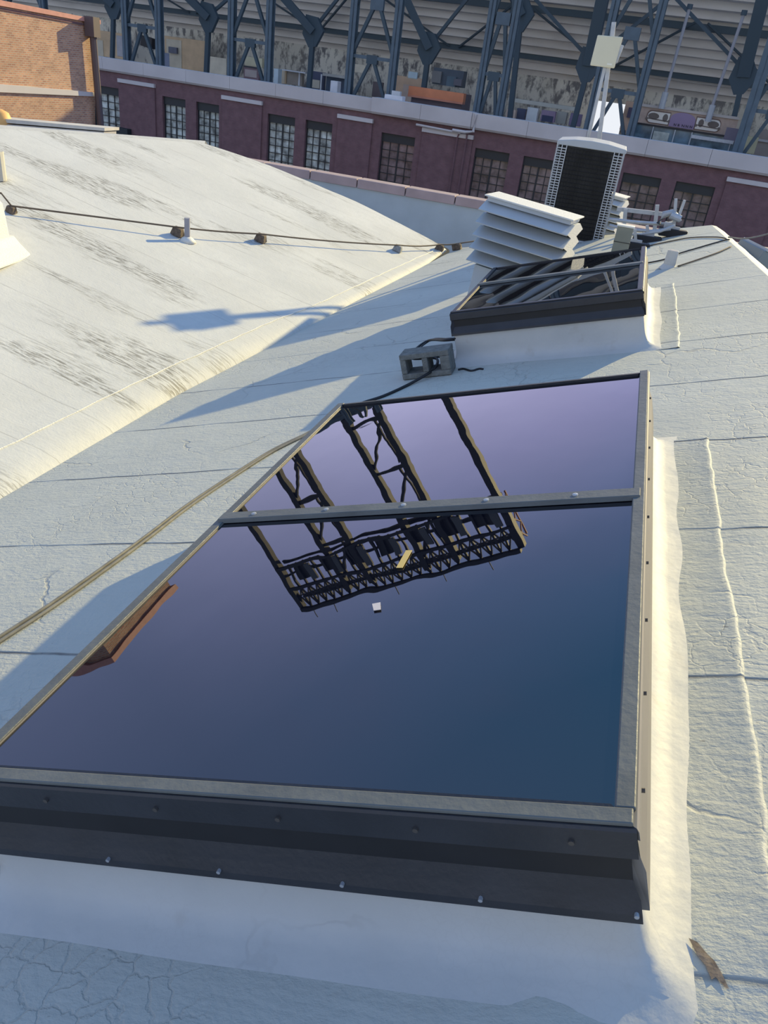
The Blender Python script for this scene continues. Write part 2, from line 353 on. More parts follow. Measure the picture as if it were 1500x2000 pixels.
# gable face at the far end
o = MB().grid([[slope(ridge_s(11.25), 11.25, RN), slope(-3.1, 13.0, RN)], [slope(ridge_s(11.25), 11.25, RN) + V((0, 0.02, -2.6)), slope(-3.1, 13.0, RN) + V((0, 0.02, -1.5))]]).build('roof_end_wall', M['flash']); struct(o)

# left roof
NL = V((0.21980026, -0.06083048, 0.9736465)).normalized(); OL = V((-3.55508264, 3.66036286, -2.86882414))
XL = V((0, 1, 0)).cross(NL).normalized(); YL = NL.cross(XL)
LM = Matrix(((XL.x, YL.x, NL.x, OL.x), (XL.y, YL.y, NL.y, OL.y), (XL.z, YL.z, NL.z, OL.z), (0, 0, 0, 1)))
LI = LM.inverted()
def hit_left(x, y, h=0.0): return hit(x, y, OL + NL * h, NL)
bot = [slope(s, y, RN) for s, y in VAL]
lip = []
lpx = [(0, 880), (250, 755), (510, 638), (630, 590), (810, 506)]
lp3 = [hit_left(*p) for p in lpx]
lp3 = [lp3[0] + (lp3[0]-lp3[1]) * 4.6] + lp3 + [hit_left(862, 484)]
top = [hit_left(0, 250), hit_left(400, 280)]
top = [top[0] + (top[0]-top[1]) * 3.2] + top
def samp(P, t):
    n = len(P) - 1; k = min(int(t*n), n-1); f = t*n - k; return P[k].lerp(P[k+1], f)
def bylen(P, t):
    L = [(b-a).length for a, b in zip(P, P[1:])]; T = sum(L) * t
    for a, b, l in zip(P, P[1:], L):
        if T <= l: return a.lerp(b, T / l)
        T -= l
    return P[-1].copy()
botP = bot[:-1] + [hit_left(872, 489)]
rows = []
N1 = 120
for j in range(N1 + 1):
    t = j / N1; m = bylen(lp3, t)
    # nearest crease point at the same y
    yb = m.y - 0.42 if t < .98 else botP[-1].y
    b = botP[-1]
    for a_, b_ in zip(botP, botP[1:]):
        if a_.y <= yb <= b_.y: b = a_.lerp(b_, (yb - a_.y) / (b_.y - a_.y)); break
    else: b = botP[0] if yb < botP[0].y else botP[-1]
    u = bylen(top, min(1, t))
    row = [b + NL * -0.01, b.lerp(m, .12) + NL * 0.012 , b.lerp(m, .5) + NL * .02, m + NL * 0.006]
    for k in range(1, 41):
        q = m.lerp(u, k / 40); q = q + NL * (0.012 * noise.noise(q * 0.8) + .004 * noise.noise(q * 3))
        row.append(q)
    wh = max(0.0, (t - .72) / .28) ** 2
    if wh > 0:
        for k in range(4, len(row)):
            f = (k - 3) / 40; row[k] = row[k] + (bylen([hit_left(872, 484), hit_left(700, 395), hit_left(520, 320), hit_left(400, 280)], f) - lp3[-1].lerp(top[-1], f)) * wh
    rows.append([LI @ q for q in row])
o = MB().grid(rows).build('left_roof_slope', M['roofl'], smooth=True); o.matrix_world = LM; struct(o)
# ridge cap roll and back side
rid = [bylen(top, t / 40) for t in range(41)]
rows = []
for q in rid:
    w = 0.02 * noise.noise(q * 2)
    rows.append([q - NL*.01, q + V((-.02, .05, .016)), q + V((-.08 - w, .16, .02)), q + V((-.22, .5, -.06)), q + V((-1.6, 3.4, -1.1))])
o = MB().grid(rows).build('left_roof_ridge', M['flash'], smooth=True); struct(o)
hp = [top[-1], hit_left(520, 320), hit_left(700, 395), hit_left(872, 484)]
rows = [[q, q + V((.03, .12, -.05)), q + V((.2, .8, -1.6))] for q in [bylen(hp, t / 20) for t in range(21)]]
o = MB().grid(rows).build('left_roof_hip', M['flash'], smooth=True); struct(o)
# ragged white lap bead along the foot of the left roof
bp_ = []
for j in range(260):
    t = j / 259; q = bylen(lp3[0:], t); bp_.append(q + NL * 0.008 + XL * 0.012 * noise.noise(q * 5))
o = MB().tube(bp_, [0.007 + 0.004 * noise.noise(q * 9) for q in bp_], 6).build('roof_lap_bead', M['bead'], smooth=True); struct(o)

# low flat roof and parapet at the far edge of the building
A = hit_z(505, 316, -2.5); B = hit_z(950, 393, -2.5); dd = (B - A).normalized(); nn = V((-dd.y, dd.x, 0))
A2 = A - dd * 12; B2 = B + dd * 9
def wallbox(mb, a, b, th, z0, z1, off=0.0):
    n = V((-(b-a).normalized().y, (b-a).normalized().x, 0)); a = a + n*off; b = b + n*off
    return mb.hexa([V((a.x, a.y, z0)), V((b.x, b.y, z0)), V((b.x+n.x*th, b.y+n.y*th, z0)), V((a.x+n.x*th, a.y+n.y*th, z0)),
                    V((a.x, a.y, z1)), V((b.x, b.y, z1)), V((b.x+n.x*th, b.y+n.y*th, z1)), V((a.x+n.x*th, a.y+n.y*th, z1))])
struct(wallbox(MB(), A2, B2, .3, -9, -2.66, .03).build('parapet_wall', M['parapet']))
cpb = MB(); nseg = 22; L_ = (B2-A2).length
for k in range(nseg):
    wallbox(cpb, A2 + dd * (L_*k/nseg + .012), A2 + dd * (L_*(k+1)/nseg - .012), .42, -2.70, -2.5, -.02)
struct(cpb.build('parapet_coping', M['coping'], bevel=.015))
o = MB().grid([[V((-14, 8, -4.1)), V((8, 8, -4.1))], [V((-14, 21, -4.1)), V((8, 21, -4.1))]]).build('lower_flat_roof', M['flash']); struct(o)
struct(MB().box(-160, -60, -12.3, 160, 200, -12).build('street', M['street']))

# ------------------------------------------------------------------ skylights
def skylight(label, s0, s1, y0, y1, splits, glassmat, mull_screws, seedv, sidemat, capmat, shear, fd=1.0):
    c = slope((s0+s1)/2, (y0+y1)/2, RN)
    R = thing('skylight', label, 'skylight', c, SA, 'flat dark glass skylights on membrane curbs')
    W = (s1-s0)/2; H = (y1-y0)/2; G = 0.4                  # glass height above the roof
    edges = [-H] + [s - (y0+y1)/2 for s in splits] + [H]
    for a, b in zip(edges, edges[1:]):
        MB().box(-W, a, G-.02, W, b, G).build('glass_pane', glassmat, R)
    P = [(-.012, .012), (.036, .002), (.040, -.004), (.041, -.072), (.034, -.078), (.012, -.084), (.010, -.125), (.018, -.150), (.034, -.195), (.046, -.225), (.048, -.245), (.040, -.250), (-.012, -.250)]
    def rail(side):
        mb = MB(); P2 = P if side in 'fb' else [(-.006, .005), (.036, .004), (.040, -.002), (.041, -.022), (.036, -.026), (.037, -.10), (.046, -.14), (.048, -.25), (-.012, -.25)]
        P2 = [(o_, n_*fd if n_ < 0 else n_) for o_, n_ in P2]; mm = []
        for o_, n_ in P2:
            if side == 'f': mm.append((V((-W-(o_ if True else 0), -H-o_, G+n_)), V((W+min(o_, .036), -H-o_, G+n_))))
            if side == 'b': mm.append((V((-W-o_, H+o_, G+n_)), V((W+min(o_, .036), H+o_, G+n_))))
            if side == 'r': mm.append((V((W+o_, -H-max(o_, .004) if n_ > -.03 else -H-.012, G+n_)), V((W+o_, H+o_, G+n_))))
            if side == 'l': mm.append((V((-W-o_, -H-o_, G+n_)), V((-W-o_, H+o_, G+n_))))
        a = [mb.b.verts.new(m[0]) for m in mm]; b = [mb.b.verts.new(m[1]) for m in mm]; n = len(mm)
        for k in range(n): mb.b.faces.new((a[k], a[(k+1) % n], b[(k+1) % n], b[k]))
        mb.b.faces.new(a[::-1]); mb.b.faces.new(b)
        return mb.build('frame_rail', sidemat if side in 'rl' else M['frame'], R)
    f_ = rail('f'); rail('b'); r_ = rail('r'); rail('l')
    # flat cap strips on top of the rails
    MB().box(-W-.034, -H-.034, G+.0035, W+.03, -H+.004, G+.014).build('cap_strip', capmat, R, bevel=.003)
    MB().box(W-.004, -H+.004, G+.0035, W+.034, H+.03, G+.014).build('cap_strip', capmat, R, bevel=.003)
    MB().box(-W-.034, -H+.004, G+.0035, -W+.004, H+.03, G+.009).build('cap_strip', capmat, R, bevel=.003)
    for sy in splits:
        y = sy - (y0+y1)/2
        mu = MB().prism([(y-.036, G+.002), (y-.030, G+.020), (y+.030, G+.020), (y+.036, G+.002)], -W-.02, W+.02, 'x').build('glazing_bar', M['cap'], R, bevel=.002)
        if mull_screws:
            for k in range(5):
                x = -W + .13 + k * (2*W - .2) / 4.4
                MB().tube([(x, y, G+.019), (x, y, G+.024), (x, y, G+.0255)], [.011, .010, .004], 8).build('screw', M['galv'], mu)
    if mull_screws:
        for k in range(9):
            yy = -H + .12 + k * (2*H) / 9
            MB().tube([(W+.038, yy, G-.06), (W+.046, yy, G-.06)], .005, 8).build('screw', M['screw'], r_)
        for k in range(5):
            xx = -W + .25 + k * .31
            MB().tube([(xx, -H-.038, G-.038), (xx, -H-.046, G-.038)], .006, 8).build('screw', M['screw'], f_)
            MB().tube([(xx+.11, -H-.042, G-.222), (xx+.11, -H-.052, G-.222)], .005, 8).build('screw', M['galv'], f_)
    # membrane curb flaring out on the roof
    prof = [(.030, .152), (.032, .10), (.036, .05), (.055, .018), (.085, .004), (.13, -.001), (.17, -.006)]
    prof = [(.030, G - .25*fd + .004), (.032, .12), (.035, .085), (.045, .05), (.065, .026), (.10, .010), (.15, .002), (.19, -.010)]
    mb = MB(); ring_n = 200; rows = []
    per = 4 * (W + H)
    for k in range(ring_n + 1):
        d = per * k / ring_n
        if d < 2*W: bx, by, nx, ny = -W + d, -H, 0, -1
        elif d < 2*W + 2*H: bx, by, nx, ny = W, -H + d - 2*W, 1, 0
        elif d < 4*W + 2*H: bx, by, nx, ny = W - (d - 2*W - 2*H), H, 0, 1
        else: bx, by, nx, ny = -W, H - (d - 4*W - 2*H), -1, 0
        row = []
        for o_, z_ in prof:
            # superellipse-like corner: move out along both axes near a corner
            ex = bx * (W + o_) / W; ey = by * (H + o_) / H
            w = noise.noise(V((bx*2.2 + seedv, by*2.2, z_*6))) * .012 * (1 if o_ > .034 else .2)
            row.append((ex + nx*w, ey + ny*w, z_ + (abs(w)*.4 if z_ > .01 else 0)))
        rows.append(row)
    mb.grid(rows)
    bmesh.ops.remove_doubles(mb.b, verts=mb.b.verts, dist=1e-4)
    cu = mb.build('membrane_curb', M['flash'], R, smooth=True)
    MB().box(-W-.02, -H-.02, .01, W+.02, H+.02, .36).build('inner_curb', M['black'], R)
    for ch in list(R.children) + [g_ for c_ in R.children for g_ in c_.children]:
        for v_ in ch.data.vertices: v_.co.y += shear * (v_.co.x - W)
    return R
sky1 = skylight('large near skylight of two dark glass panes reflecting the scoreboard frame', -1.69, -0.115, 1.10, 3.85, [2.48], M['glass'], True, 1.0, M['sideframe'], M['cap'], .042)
sky2 = skylight('smaller far skylight in front of the white louvred vent', -1.52, -0.165, 5.84, 7.66, [6.87], M['glass2'], False, 8.0, M['frame'], M['frame'], -.05, .70)

def ragged(name, s0, s1, y0, y1, th, amp, m, seedv):
    """patch of membrane with a torn right-hand edge, lying on the slope"""
    mb = MB(); n = 110; L = []; R_ = []
    for k in range(n + 1):
        y = y0 + (y1-y0)*k/n
        e = s1 + amp * noise.noise(V((y*2.0, seedv, 0))) + amp*.7 * noise.noise(V((y*9.0, seedv, 3)))
        L.append((s0, y)); R_.append((e, y))
    rows = [[(l[0], l[1], .002 + bumps(*l)), (r[0]-.02, r[1], th*.6 + bumps(*r)), (r[0]-.006, r[1], th + bumps(*r)), (r[0]+.004, r[1], th*.5 + bumps(*r)), (r[0]+.006, r[1], -.004 + bumps(*r))] for l, r in zip(L, R_)]
    return struct(mb.grid(rows).build(name, m, smooth=True, loc=slope(0, 0, RN), rot=SA))
ragged('flashing_apron', -.02, .185, .4, 3.95, .011, .018, M['roof'], 3)
ragged('flashing_apron', -.06, .10, 5.68, 7.9, .010, .012, M['roof'], 9)

# small scraps lying on the near skylight
def on_glass(x, y, lift=0.004): return hit_slope(x, y, -1.2 + lift)
a, b = on_glass(780, 1109), on_glass(799, 1075)
tag(MB().bar(V((0, 0, 0)), b - a, .022, .0015, up=NS).build('paper_scrap', flat('yellow_paper', (.62, .46, .15)), loc=a), 'yellow strip of paper lying on the near skylight glass', 'scrap')
P_ = [on_glass(x, y) for x, y in ((727, 1180), (743, 1177), (744, 1191), (730, 1193))]
tag(MB().hexa([p - P_[0] for p in P_] + [p - P_[0] + NS*.0015 for p in P_]).build('paper_scrap', flat('white_paper', (.62, .56, .54)), loc=P_[0]), 'small white scrap lying on the near skylight glass', 'scrap')
P_ = [(lambda q: slope(q.x, q.y, RN + bumps(q.x, q.y) + .009))(to_slope(hit_slope(x, y, RN))) for x, y in ((1345, 1838), (1362, 1846), (1382, 1870), (1396, 1884), (1410, 1908), (1424, 1938), (1417, 1936), (1398, 1915), (1390, 1920), (1378, 1892), (1362, 1872))]
mb = MB(); mb.b.faces.new([mb.b.verts.new(p) for p in P_]); struct(mb.build('roof_tear', mat('rusty_torn_membrane', (.07, .05, .04), .9, col2=(.26, .22, .19), vscale=30, bump=1)))

# ------------------------------------------------------------------ cinder block and cables
bl = hit_slope(778, 742); bR = hit_slope(893, 734); bx = (bR - bl); W_ = .39
mb = MB(); hh, dp, t_ = .195, .20, .042
cb = to_slope(bl.lerp(bR, .5))
# two cores open towards the camera
mb.box(-W_/2, 0, 0, W_/2, dp, t_); mb.box(-W_/2, 0, hh-t_, W_/2, dp, hh)
for xa, wx in ((-W_/2, .045), (-.022, .044), (W_/2-.075, .075)): mb.box(xa, .002, t_, xa+wx, dp-.002, hh-t_)
bmesh.ops.remove_doubles(mb.b, verts=mb.b.verts, dist=1e-5)
o = mb.build('cinder_block', M['concrete'], bevel=.006, loc=slope(cb.x, cb.y, RN + .004), rot=Euler(SA).to_matrix().to_4x4().to_euler())
o.rotation_euler = (SM @ Matrix.Rotation(math.radians(3), 4, 'Z')).to_euler()
tag(o, 'grey two-core cinder block lying between the two skylights', 'block')
# a twist of dark debris beside it
pts = [hit_slope(895 + 6*k, 724 - 2 * math.sin(k*1.1)) + V((0, 0, .008)) for k in range(9)]
tag(MB().tube(smoothpath(pts, 4), .008, 6).build('rope_end', M['black'], smooth=True), 'frayed black rope end lying to the right of the cinder block', 'rope')
def sp(x, y, h=0.0): return hit_slope(x, y, RN + h)
q = to_slope(hit_slope(888, 632, RN + .14)); 
pth = [slope(-1.58, 5.95, RN+.17), slope(-1.68, 5.93, RN+.19), sp(840, 662, .12), sp(815, 680, .09), sp(806, 700, .12), slope(cb.x-.06, cb.y+.19, RN+.09), slope(cb.x+.03, cb.y+.05, RN+.06), sp(838, 722, .03), sp(800, 748, .012), sp(760, 768, .01), sp(715, 780, .01), slope(-1.80, 4.0, RN+.05)]
pth = [slope(-1.55, 5.90, RN+.19), slope(-1.64, 5.88, RN+.20), sp(838, 665, .10), sp(812, 682, .08), sp(804, 700, .10), slope(cb.x+.02, cb.y+.25, RN+.08), slope(cb.x+.05, cb.y+.09, RN+.045), slope(cb.x+.02, cb.y-.02, RN+.04), sp(800, 750, .012), sp(750, 773, .01), sp(705, 788, .01), sp(668, 806, .01)]
tag(MB().tube(smoothpath(pth), .011, 8).build('power_cable', M['black'], smooth=True), 'black cable threaded through the cinder block to the far skylight', 'cable')
pth2 = [p_ + V((.03, .02, .012)) for p_ in pth[:6]]
tag(MB().tube(smoothpath(pth2), .007, 8).build('power_cable', M['black'], smooth=True), 'thinner black cable looping above it from skylight to cinder block', 'cable')
for kk, (dx, lab) in enumerate(((0, 'weathered grey cable on the roof left of the near skylight, outer strand'), (9, 'weathered grey cable on the roof left of the near skylight, inner strand'))):
    P_ = [(-160, 1345), (0, 1243), (120, 1165), (270, 1058), (360, 990), (450, 930), (530, 880), (600, 846), (650, 818), (676, 800)]
    pts = [sp(x + dx * (1 - i/9), y + dx * .55 * (1 - i/9), .009) for i, (x, y) in enumerate(P_)]
    tag(MB().tube(smoothpath(pts), .0085, 6).build('grey_cable', M['cable'], smooth=True), lab, 'cable', 'paired grey cables')

# ------------------------------------------------------------------ lightning conductor across the left roof
def lb(x, y, name, m, w, lab):
    p = hit_left(x, y)
    mb = MB(); mb.hexa([V((-w, -w*.8, 0)), V((w, -w*.8, 0)), V((w, w*.8, 0)), V((-w, w*.8, 0)), V((-w*.75, -w*.55, w*1.25)), V((w*.75, -w*.55, w*1.25)), V((w*.75, w*.55, w*1.25)), V((-w*.75, w*.55, w*1.25))])
    o = mb.build(name, m, bevel=w*.15); o.matrix_world = Matrix.Translation(p + NL*.008) @ Matrix(((XL.x, YL.x, NL.x, 0), (XL.y, YL.y, NL.y, 0), (XL.z, YL.z, NL.z, 0), (0,0,0,1)))
    return tag(o, lab, 'block', 'lightning conductor support blocks'), p + NL * (w*1.25 + .012)
_, c0 = lb(22, 416, 'conductor_block', M['brown'], .055, 'dark brown conductor block against the white curb at the left edge')
_, c1 = lb(346, 460, 'conductor_block', M['brown'], .075, 'brown conductor block just behind the upright grey pipe')
_, c2 = lb(508, 472, 'conductor_block', M['brown'], .075, 'brown conductor block alone in the middle of the left roof')
_, c3 = lb(775, 491, 'conductor_block', M['greybl'], .07, 'pale grey conductor block near the roof valley')
_, c4 = lb(857, 489, 'conductor_block', M['brown'], .07, 'dark conductor block at the tip of the left roof')
p5 = hit_slope(893, 488); 
o = MB().box(-.07, -.06, 0, .07, .06, .09).build('conductor_block', M['brown'], bevel=.01, loc=p5 + V((0,0,.004)), rot=SA); tag(o, 'dark conductor block just left of the white louvred vent', 'block', 'lightning conductor support blocks'); c5 = p5 + V((0,0,.10))
e0 = hit_left(2, 405) + NL * .16
def sag(a, b, s, n=8): return [a.lerp(b, k/n) - V((0, 0, s*4*(k/n)*(1-k/n))) for k in range(n+1)]
pts = [e0 + V((-.5, -.4, .1))] + [e0] + sag(c0, c1, .0) + sag(c1, c2, .01)[1:] + sag(c2, c3, .02)[1:] + sag(c3, c4, .02)[1:] + sag(c4, c5, .01)[1:] + [c5 + V((.5, .3, .12))]
tag(MB().tube(pts, .011, 6).build('lightning_conductor', M['copper'], smooth=True), 'thin dark conductor wire running over blocks across the left roof', 'wire')

# upright vent pipe on the left roof
pb = hit_left(366, 470)
hgt = (hit(366, 426, pb, V((0, 1, 0))) - pb).length
t = thing('vent_pipe', 'thin upright grey pipe standing on the left roof', 'pipe', pb)
MB().tube([(0, 0, -.02), (0, 0, hgt)], .035, 14).build('pipe', M['lead'], t, smooth=False)
MB().tube([(0, 0, -.02), (0, 0, .03), (0, 0, .05)], [.11, .07, .037], 14).build('flashing_collar', M['bead'], t, smooth=True)
# white curb at the left edge with flared foot
pc = hit_left(-56, 482)
t = thing('roof_curb', 'white membrane-wrapped curb post cut off by the left edge', 'curb', pc, (0, 0, .15))
MB().prism([(-.42, .0), (.30, .0), (.28, .10), (.265, .30), (.25, .42), (.17, .50), (-.35, .54)], -.20, .25, 'y').build('curb_wrap', M['bead'], t, bevel=.03)
MB().prism([(-.7, -.12), (.46, -.10), (.45, -.07), (.34, .03), (.28, .10), (-.7, .10)], -.32, .32, 'y').build('flashing_skirt', M['bead'], t, bevel=.03)
pc = hit_left(0, 352)
tag(MB().tube([(0, 0, -.02), (0, 0, .30)], .10, 14).build('vent_stub', flat('beige_paint', (.5, .48, .40)), loc=pc + V((-.03, 0, .02))), 'short beige vent stub at the left edge of the left roof', 'vent')

# vent pipe on the right roof, wrapped in membrane
pb = hit_slope(1306, 522)
t = thing('vent_pipe', 'short membrane-wrapped vent pipe on the right roof', 'pipe', pb)
MB().tube([(0, 0, -.02), (0, 0, .03), (0, 0, .17)], [.10, .062, .055], 16).build('pipe', M['flash'], t, smooth=False)
MB().tube([(0, 0, .165), (0, 0, .172)], .045, 16).build('pipe_opening', M['lead'], t)
# thin cables crossing the ridge
def ridge_cable(px, lab, m):
    pts = [sp(x, y, .012) if on else hit_y(x, y, 8.9) for x, y, on in px]
    tag(MB().tube(smoothpath(pts), .008, 6).build('roof_cable', m, smooth=True), lab, 'cable', 'thin cables crossing the right roof')
ridge_cable([(1235, 487, 1), (1262, 481, 1), (1310, 471, 1), (1350, 464, 1), (1400, 463, 1), (1418, 466, 1)], 'thin dark cable crossing the right roof nearest the black pipe feet', M['copper'])
ridge_cable([(1262, 514, 1), (1296, 507, 1), (1320, 497, 1), (1360, 485, 1), (1412, 470, 1), (1425, 468, 1)], 'thin dark cable leading from the far skylight over the right ridge', M['black'])
ridge_cable([(1324, 520, 1), (1360, 508, 1), (1400, 494, 1), (1428, 481, 1)], 'thin dark cable lying in front of the wrapped vent pipe', M['copper'])
a = hit_slope(1418, 466) + V((.02, 0, .02))
tag(MB().tube(smoothpath([a, hit_y(1450, 466, a.y+.1), hit_y(1480, 462, a.y+.2), hit_y(1530, 448, a.y+.3)]), .009, 6).build('roof_cable', M['cable'], smooth=True), 'pale cable leaving the right ridge towards the right edge', 'cable')

# louvred unit beyond the right ridge
pc = hit_y(1492, 494, 10.4)
t = thing('rooftop_unit', 'blue-grey slatted rooftop unit beyond the right ridge', 'rooftop unit', pc, (0, math.radians(20), .30))
MB().box(-.16, -.3, -.7, .9, .4, .02).build('housing', flat('blue_grey_unit', (.16, .20, .22), .4), t, bevel=.01)
sb = MB()
for k in range(12): sb.box(-.14 + k*.085, -.31, .02, -.11 + k*.085, .39, .05)
sb.build('slat_panel', M['acpaint'], t)

# ------------------------------------------------------------------ white louvred penthouse vent
def louvre_vent(name, label, loc, rot, W=.96, blades=5, bh=.128):
    t = thing(name, label, 'vent', loc, rot, 'white louvred roof vents')
    MB().box(-W*.42, -.20, -.7, W*.42, .24, .03).build('base_box', M['cream'], t, bevel=.004)
    MB().box(-W*.48, -.07, .02, W*.48, .07, blades*bh).build('shadow_throat', M['black'], t)  # black core stands for the shadow in the gaps between blades
    for k in range(blades):
        z = .02 + k*bh; wv, wn = .285, .10
        pr = [(-wn, z + bh), (-wv, z + bh*.42), (-wv+.004, z + bh*.33), (-wn-.03, z + bh*.34), (wn+.03, z + bh*.34), (wv-.004, z + bh*.33), (wv, z + bh*.42), (wn, z + bh)]; pe = [(-wn, z + bh), (-wv, z + bh*.42), (-wn, z), (wn, z), (wv, z + bh*.42), (wn, z + bh)]
        MB().prism(pr, -W*.5, W*.5, 'x').build('louvre_blade', M['cream'], t)
        MB().prism([(p[0]*.97, p[1]) for p in pe], W*.5, W*.5 + .006, 'x').build('sunlit_end_plate', M['bead'], t)  # paler than the blades: sunlight on the end put into its colour
    z = .02 + blades*bh
    MB().box(-W*.47, -.17, z, W*.47, .17, z+.045).build('top_cap', M['cream'], t, bevel=.004)
    MB().box(-W*.50, -.20, z+.045, W*.50, .20, z+.060).build('cap_lip', M['bead'], t, bevel=.003)
    return t
lv = louvre_vent('louvred_vent', 'white louvred vent standing behind the far skylight', (-.95, 8.45, -1.80), (0, math.radians(4.5), math.radians(-11)))
p2 = hit_y(1191, 432, 14.6)
lv2 = dup(lv, p2 + V((-.33, 0, -.25)), 'white louvred vent half hidden behind the tall condenser', (0, math.radians(4.5), math.radians(-11)))

# ------------------------------------------------------------------ platform, condenser, antenna
t = thing('equipment_platform', 'low membrane-covered platform carrying the tall condenser', 'platform', (-.62, 11.9, -2.9))
MB().box(-.72, -.95, 0, .60, .9, .93).build('platform_curb', M['flash'], t, bevel=.02)
MB().box(-.76, -1.0, .93, .64, .94, .985).build('platform_cap', flat('sunlit_tan_cap', (.42, .36, .26), var=.3), t, bevel=.01)  # tan colour stands for sunlight along the top edge
ct = (-.66, 11.95, -1.905)
t = thing('condenser_unit', 'tall grey condenser unit with a dark coil face', 'air conditioner', ct, (0, 0, math.radians(2)))
w, d, h = .44, .42, 1.27
MB().box(-w, -d, 0, w, d, .07).build('base_pan', M['acpaint'], t, bevel=.01)
MB().box(-w+.03, -d+.03, .07, w-.03, d-.03, h-.05).build('coil', M['coil'], t)
for xs in (-1, 1):                                  # louvred corner strips
    g = MB(); x0 = xs*(w-.12); x1 = xs*w
    for xx in (x0, x0+(x1-x0)*.5, x1): g.box(min(xx, xx-xs*.012), -d-.012, .07, max(xx, xx-xs*.012), -d+.03, h-.04)
    for k in range(34):
        z = .09 + k*(h-.15)/34; g.box(min(x0, x1), -d-.008, z, max(x0, x1), -d+.02, z+.012)
    g.build('corner_grille', M['galv'], t)
for xs in (-1, 1):
    g = MB()
    for k in range(34):
        z = .09 + k*(h-.15)/34; g.box(xs*w-.006, -d, z, xs*w+.006, d, z+.014)
    for yy in (-d, -.14, .14, d-.012): g.box(xs*w-.008, yy, .07, xs*w+.010, yy+.014, h-.04)
    g.build('side_grille', M['galv'], t)
g = MB()
for k in range(15): g.box(-w+.14+k*.04, -d-.002, .1, -w+.143+k*.04, -d+.03, h-.07)
for k in range(22): g.box(-w+.12, -d-.003, .1+k*.052, w-.12, -d+.03, .102+k*.052)
g.build('wire_guard', M['black'], t)
top_ = [(-w-.01, h-.05), (w+.02, h-.05), (w+.02, h), (w*.5, h+.035), (0, h+.045), (-w*.5, h+.035), (-w-.01, h)]
MB().prism(top_, -d-.015, d+.015, 'y').build('top_cover', M['acpaint'], t, bevel=.01)
g = MB()
for k in range(9): g.tube([(-.14 + k*.055, -d-.06, -.01 + .02*(k % 3)), (-.11 + k*.055, -d-.10, .05), (-.09+k*.055, -d-.02, .03)], .014, 6)
g.build('line_fittings', M['black'], t)

# grey-green box post in front of the platform
pb = hit_y(1202, 520, 9.6); pt = hit_y(1202, 442, 9.6)
t = thing('junction_box', 'upright grey-green box with a top coloured pale for sunlight in front of the condenser platform', 'junction box', pb)
hh = (pt - pb).length
MB().box(-.09, -.06, -.1, .09, .06, hh).build('housing', M['olive'], t, bevel=.006)
MB().box(-.098, -.068, hh, .098, .068, hh+.018).build('box_top', M['bead'], t, bevel=.004)  # pale slab puts the sunlight on the box top into colour
MB().box(-.092, -.064, hh*.62, .092, .064, hh*.635).build('joint', M['black'], t)

# flat panel antenna on twin struts
YA = 13.3
def ya(x, y): return hit_y(x, y, YA)
b0 = ya(1150, 262); t0 = ya(1184, 120); b1 = ya(1170, 262); t1 = ya(1199, 43)
base = b0 + (b0 - t0) * 1.55; base1 = b1 + (b1 - t1) * 1.0
t = thing('antenna', 'square cream panel antenna on a tall twin-strut mast behind the condenser', 'antenna', (base.x, base.y, base.z))
def lo(p): return V(p) - base
MB().bar(lo(base), lo(t0), .045, .045).build('strut', M['galv'], t)
MB().bar(lo(base1) + V((.02, .02, 0)), lo(t1) + V((0, .02, 0)), .06, .05).build('strut', M['galv'], t)
c4_ = [ya(1168, 69), ya(1217, 73), ya(1200, 134), ya(1153, 128)]
pl = [lo(c4_[3]), lo(c4_[2]), lo(c4_[2]) + V((0, .05, 0)), lo(c4_[3]) + V((0, .05, 0)), lo(c4_[0]), lo(c4_[1]), lo(c4_[1]) + V((0, .05, 0)), lo(c4_[0]) + V((0, .05, 0))]
pl = [v + V((0, -.09, 0)) for v in pl]
MB().hexa(pl).build('antenna_panel', M['plate'], t, bevel=.012)
lbq = lo(ya(1191, 126)) + V((0, -.094, 0)); MB().box(lbq.x-.035, lbq.y-.002, lbq.z-.01, lbq.x+.035, lbq.y+.002, lbq.z+.01).build('label_plate', flat('label_white', (.8, .78, .66)), t)
q = lo(ya(1212, 104)); MB().bar(q + V((0, -.02, .10)), q + V((-.04, -.02, -.12)), .05, .07).build('mount_bracket', M['galv'], t)

# pipes on black rubber feet
def foot(px, py, ptx, pty, lab, wid=.17):
    p = hit_slope(px, py); q = hit_y(ptx, pty, p.y); 
    t = thing('pipe_support', lab, 'pipe support', p, (0, 0, .1), 'black pipe support feet')
    MB().box(-wid, -.05, -.01, wid, .07, .085).build('rubber_foot', M['black'], t, bevel=.008)
    MB().bar(V((0, 0, .08)), q - p, .035, .035).build('upright', M['galv'], t)
    MB().bar(V((-.07, 0, .10)), V((.07, 0, .10)), .03, .03).build('base_channel', M['galv'], t)
    return p, q
f1, g1 = foot(1238, 487, 1240, 447, 'black pipe foot nearest the junction box')
f2, g2 = foot(1262, 474, 1264, 440, 'black pipe foot in the middle of the three')
f3, g3 = foot(1312, 461, 1320, 388, 'black pipe foot with a tall strut at the roof end')
def pipe(pts, r, lab, m=M['galv']):
    tag(MB().tube(pts, r, 10).build('conduit', m, smooth=True), lab, 'conduit', 'conduits behind the condenser')
def yy_(l, Y): return [hit_y(x, y, Y) for x, y in l]
pipe(yy_([(1190, 428), (1240, 434), (1300, 438), (1316, 434)], 10.9), .022, 'upper of the three galvanised conduits right of the condenser')
pipe(yy_([(1190, 440), (1230, 449), (1270, 452), (1310, 447)], 10.75), .020, 'middle of the three galvanised conduits right of the condenser')
pipe(yy_([(1212, 458), (1250, 458), (1290, 452), (1318, 440)], 10.6), .016, 'lowest of the three galvanised conduits right of the condenser', M['acpaint'])
t = thing('guard_rail', 'low galvanised rail behind the conduits', 'rail', hit_y(1215, 470, 11.6))
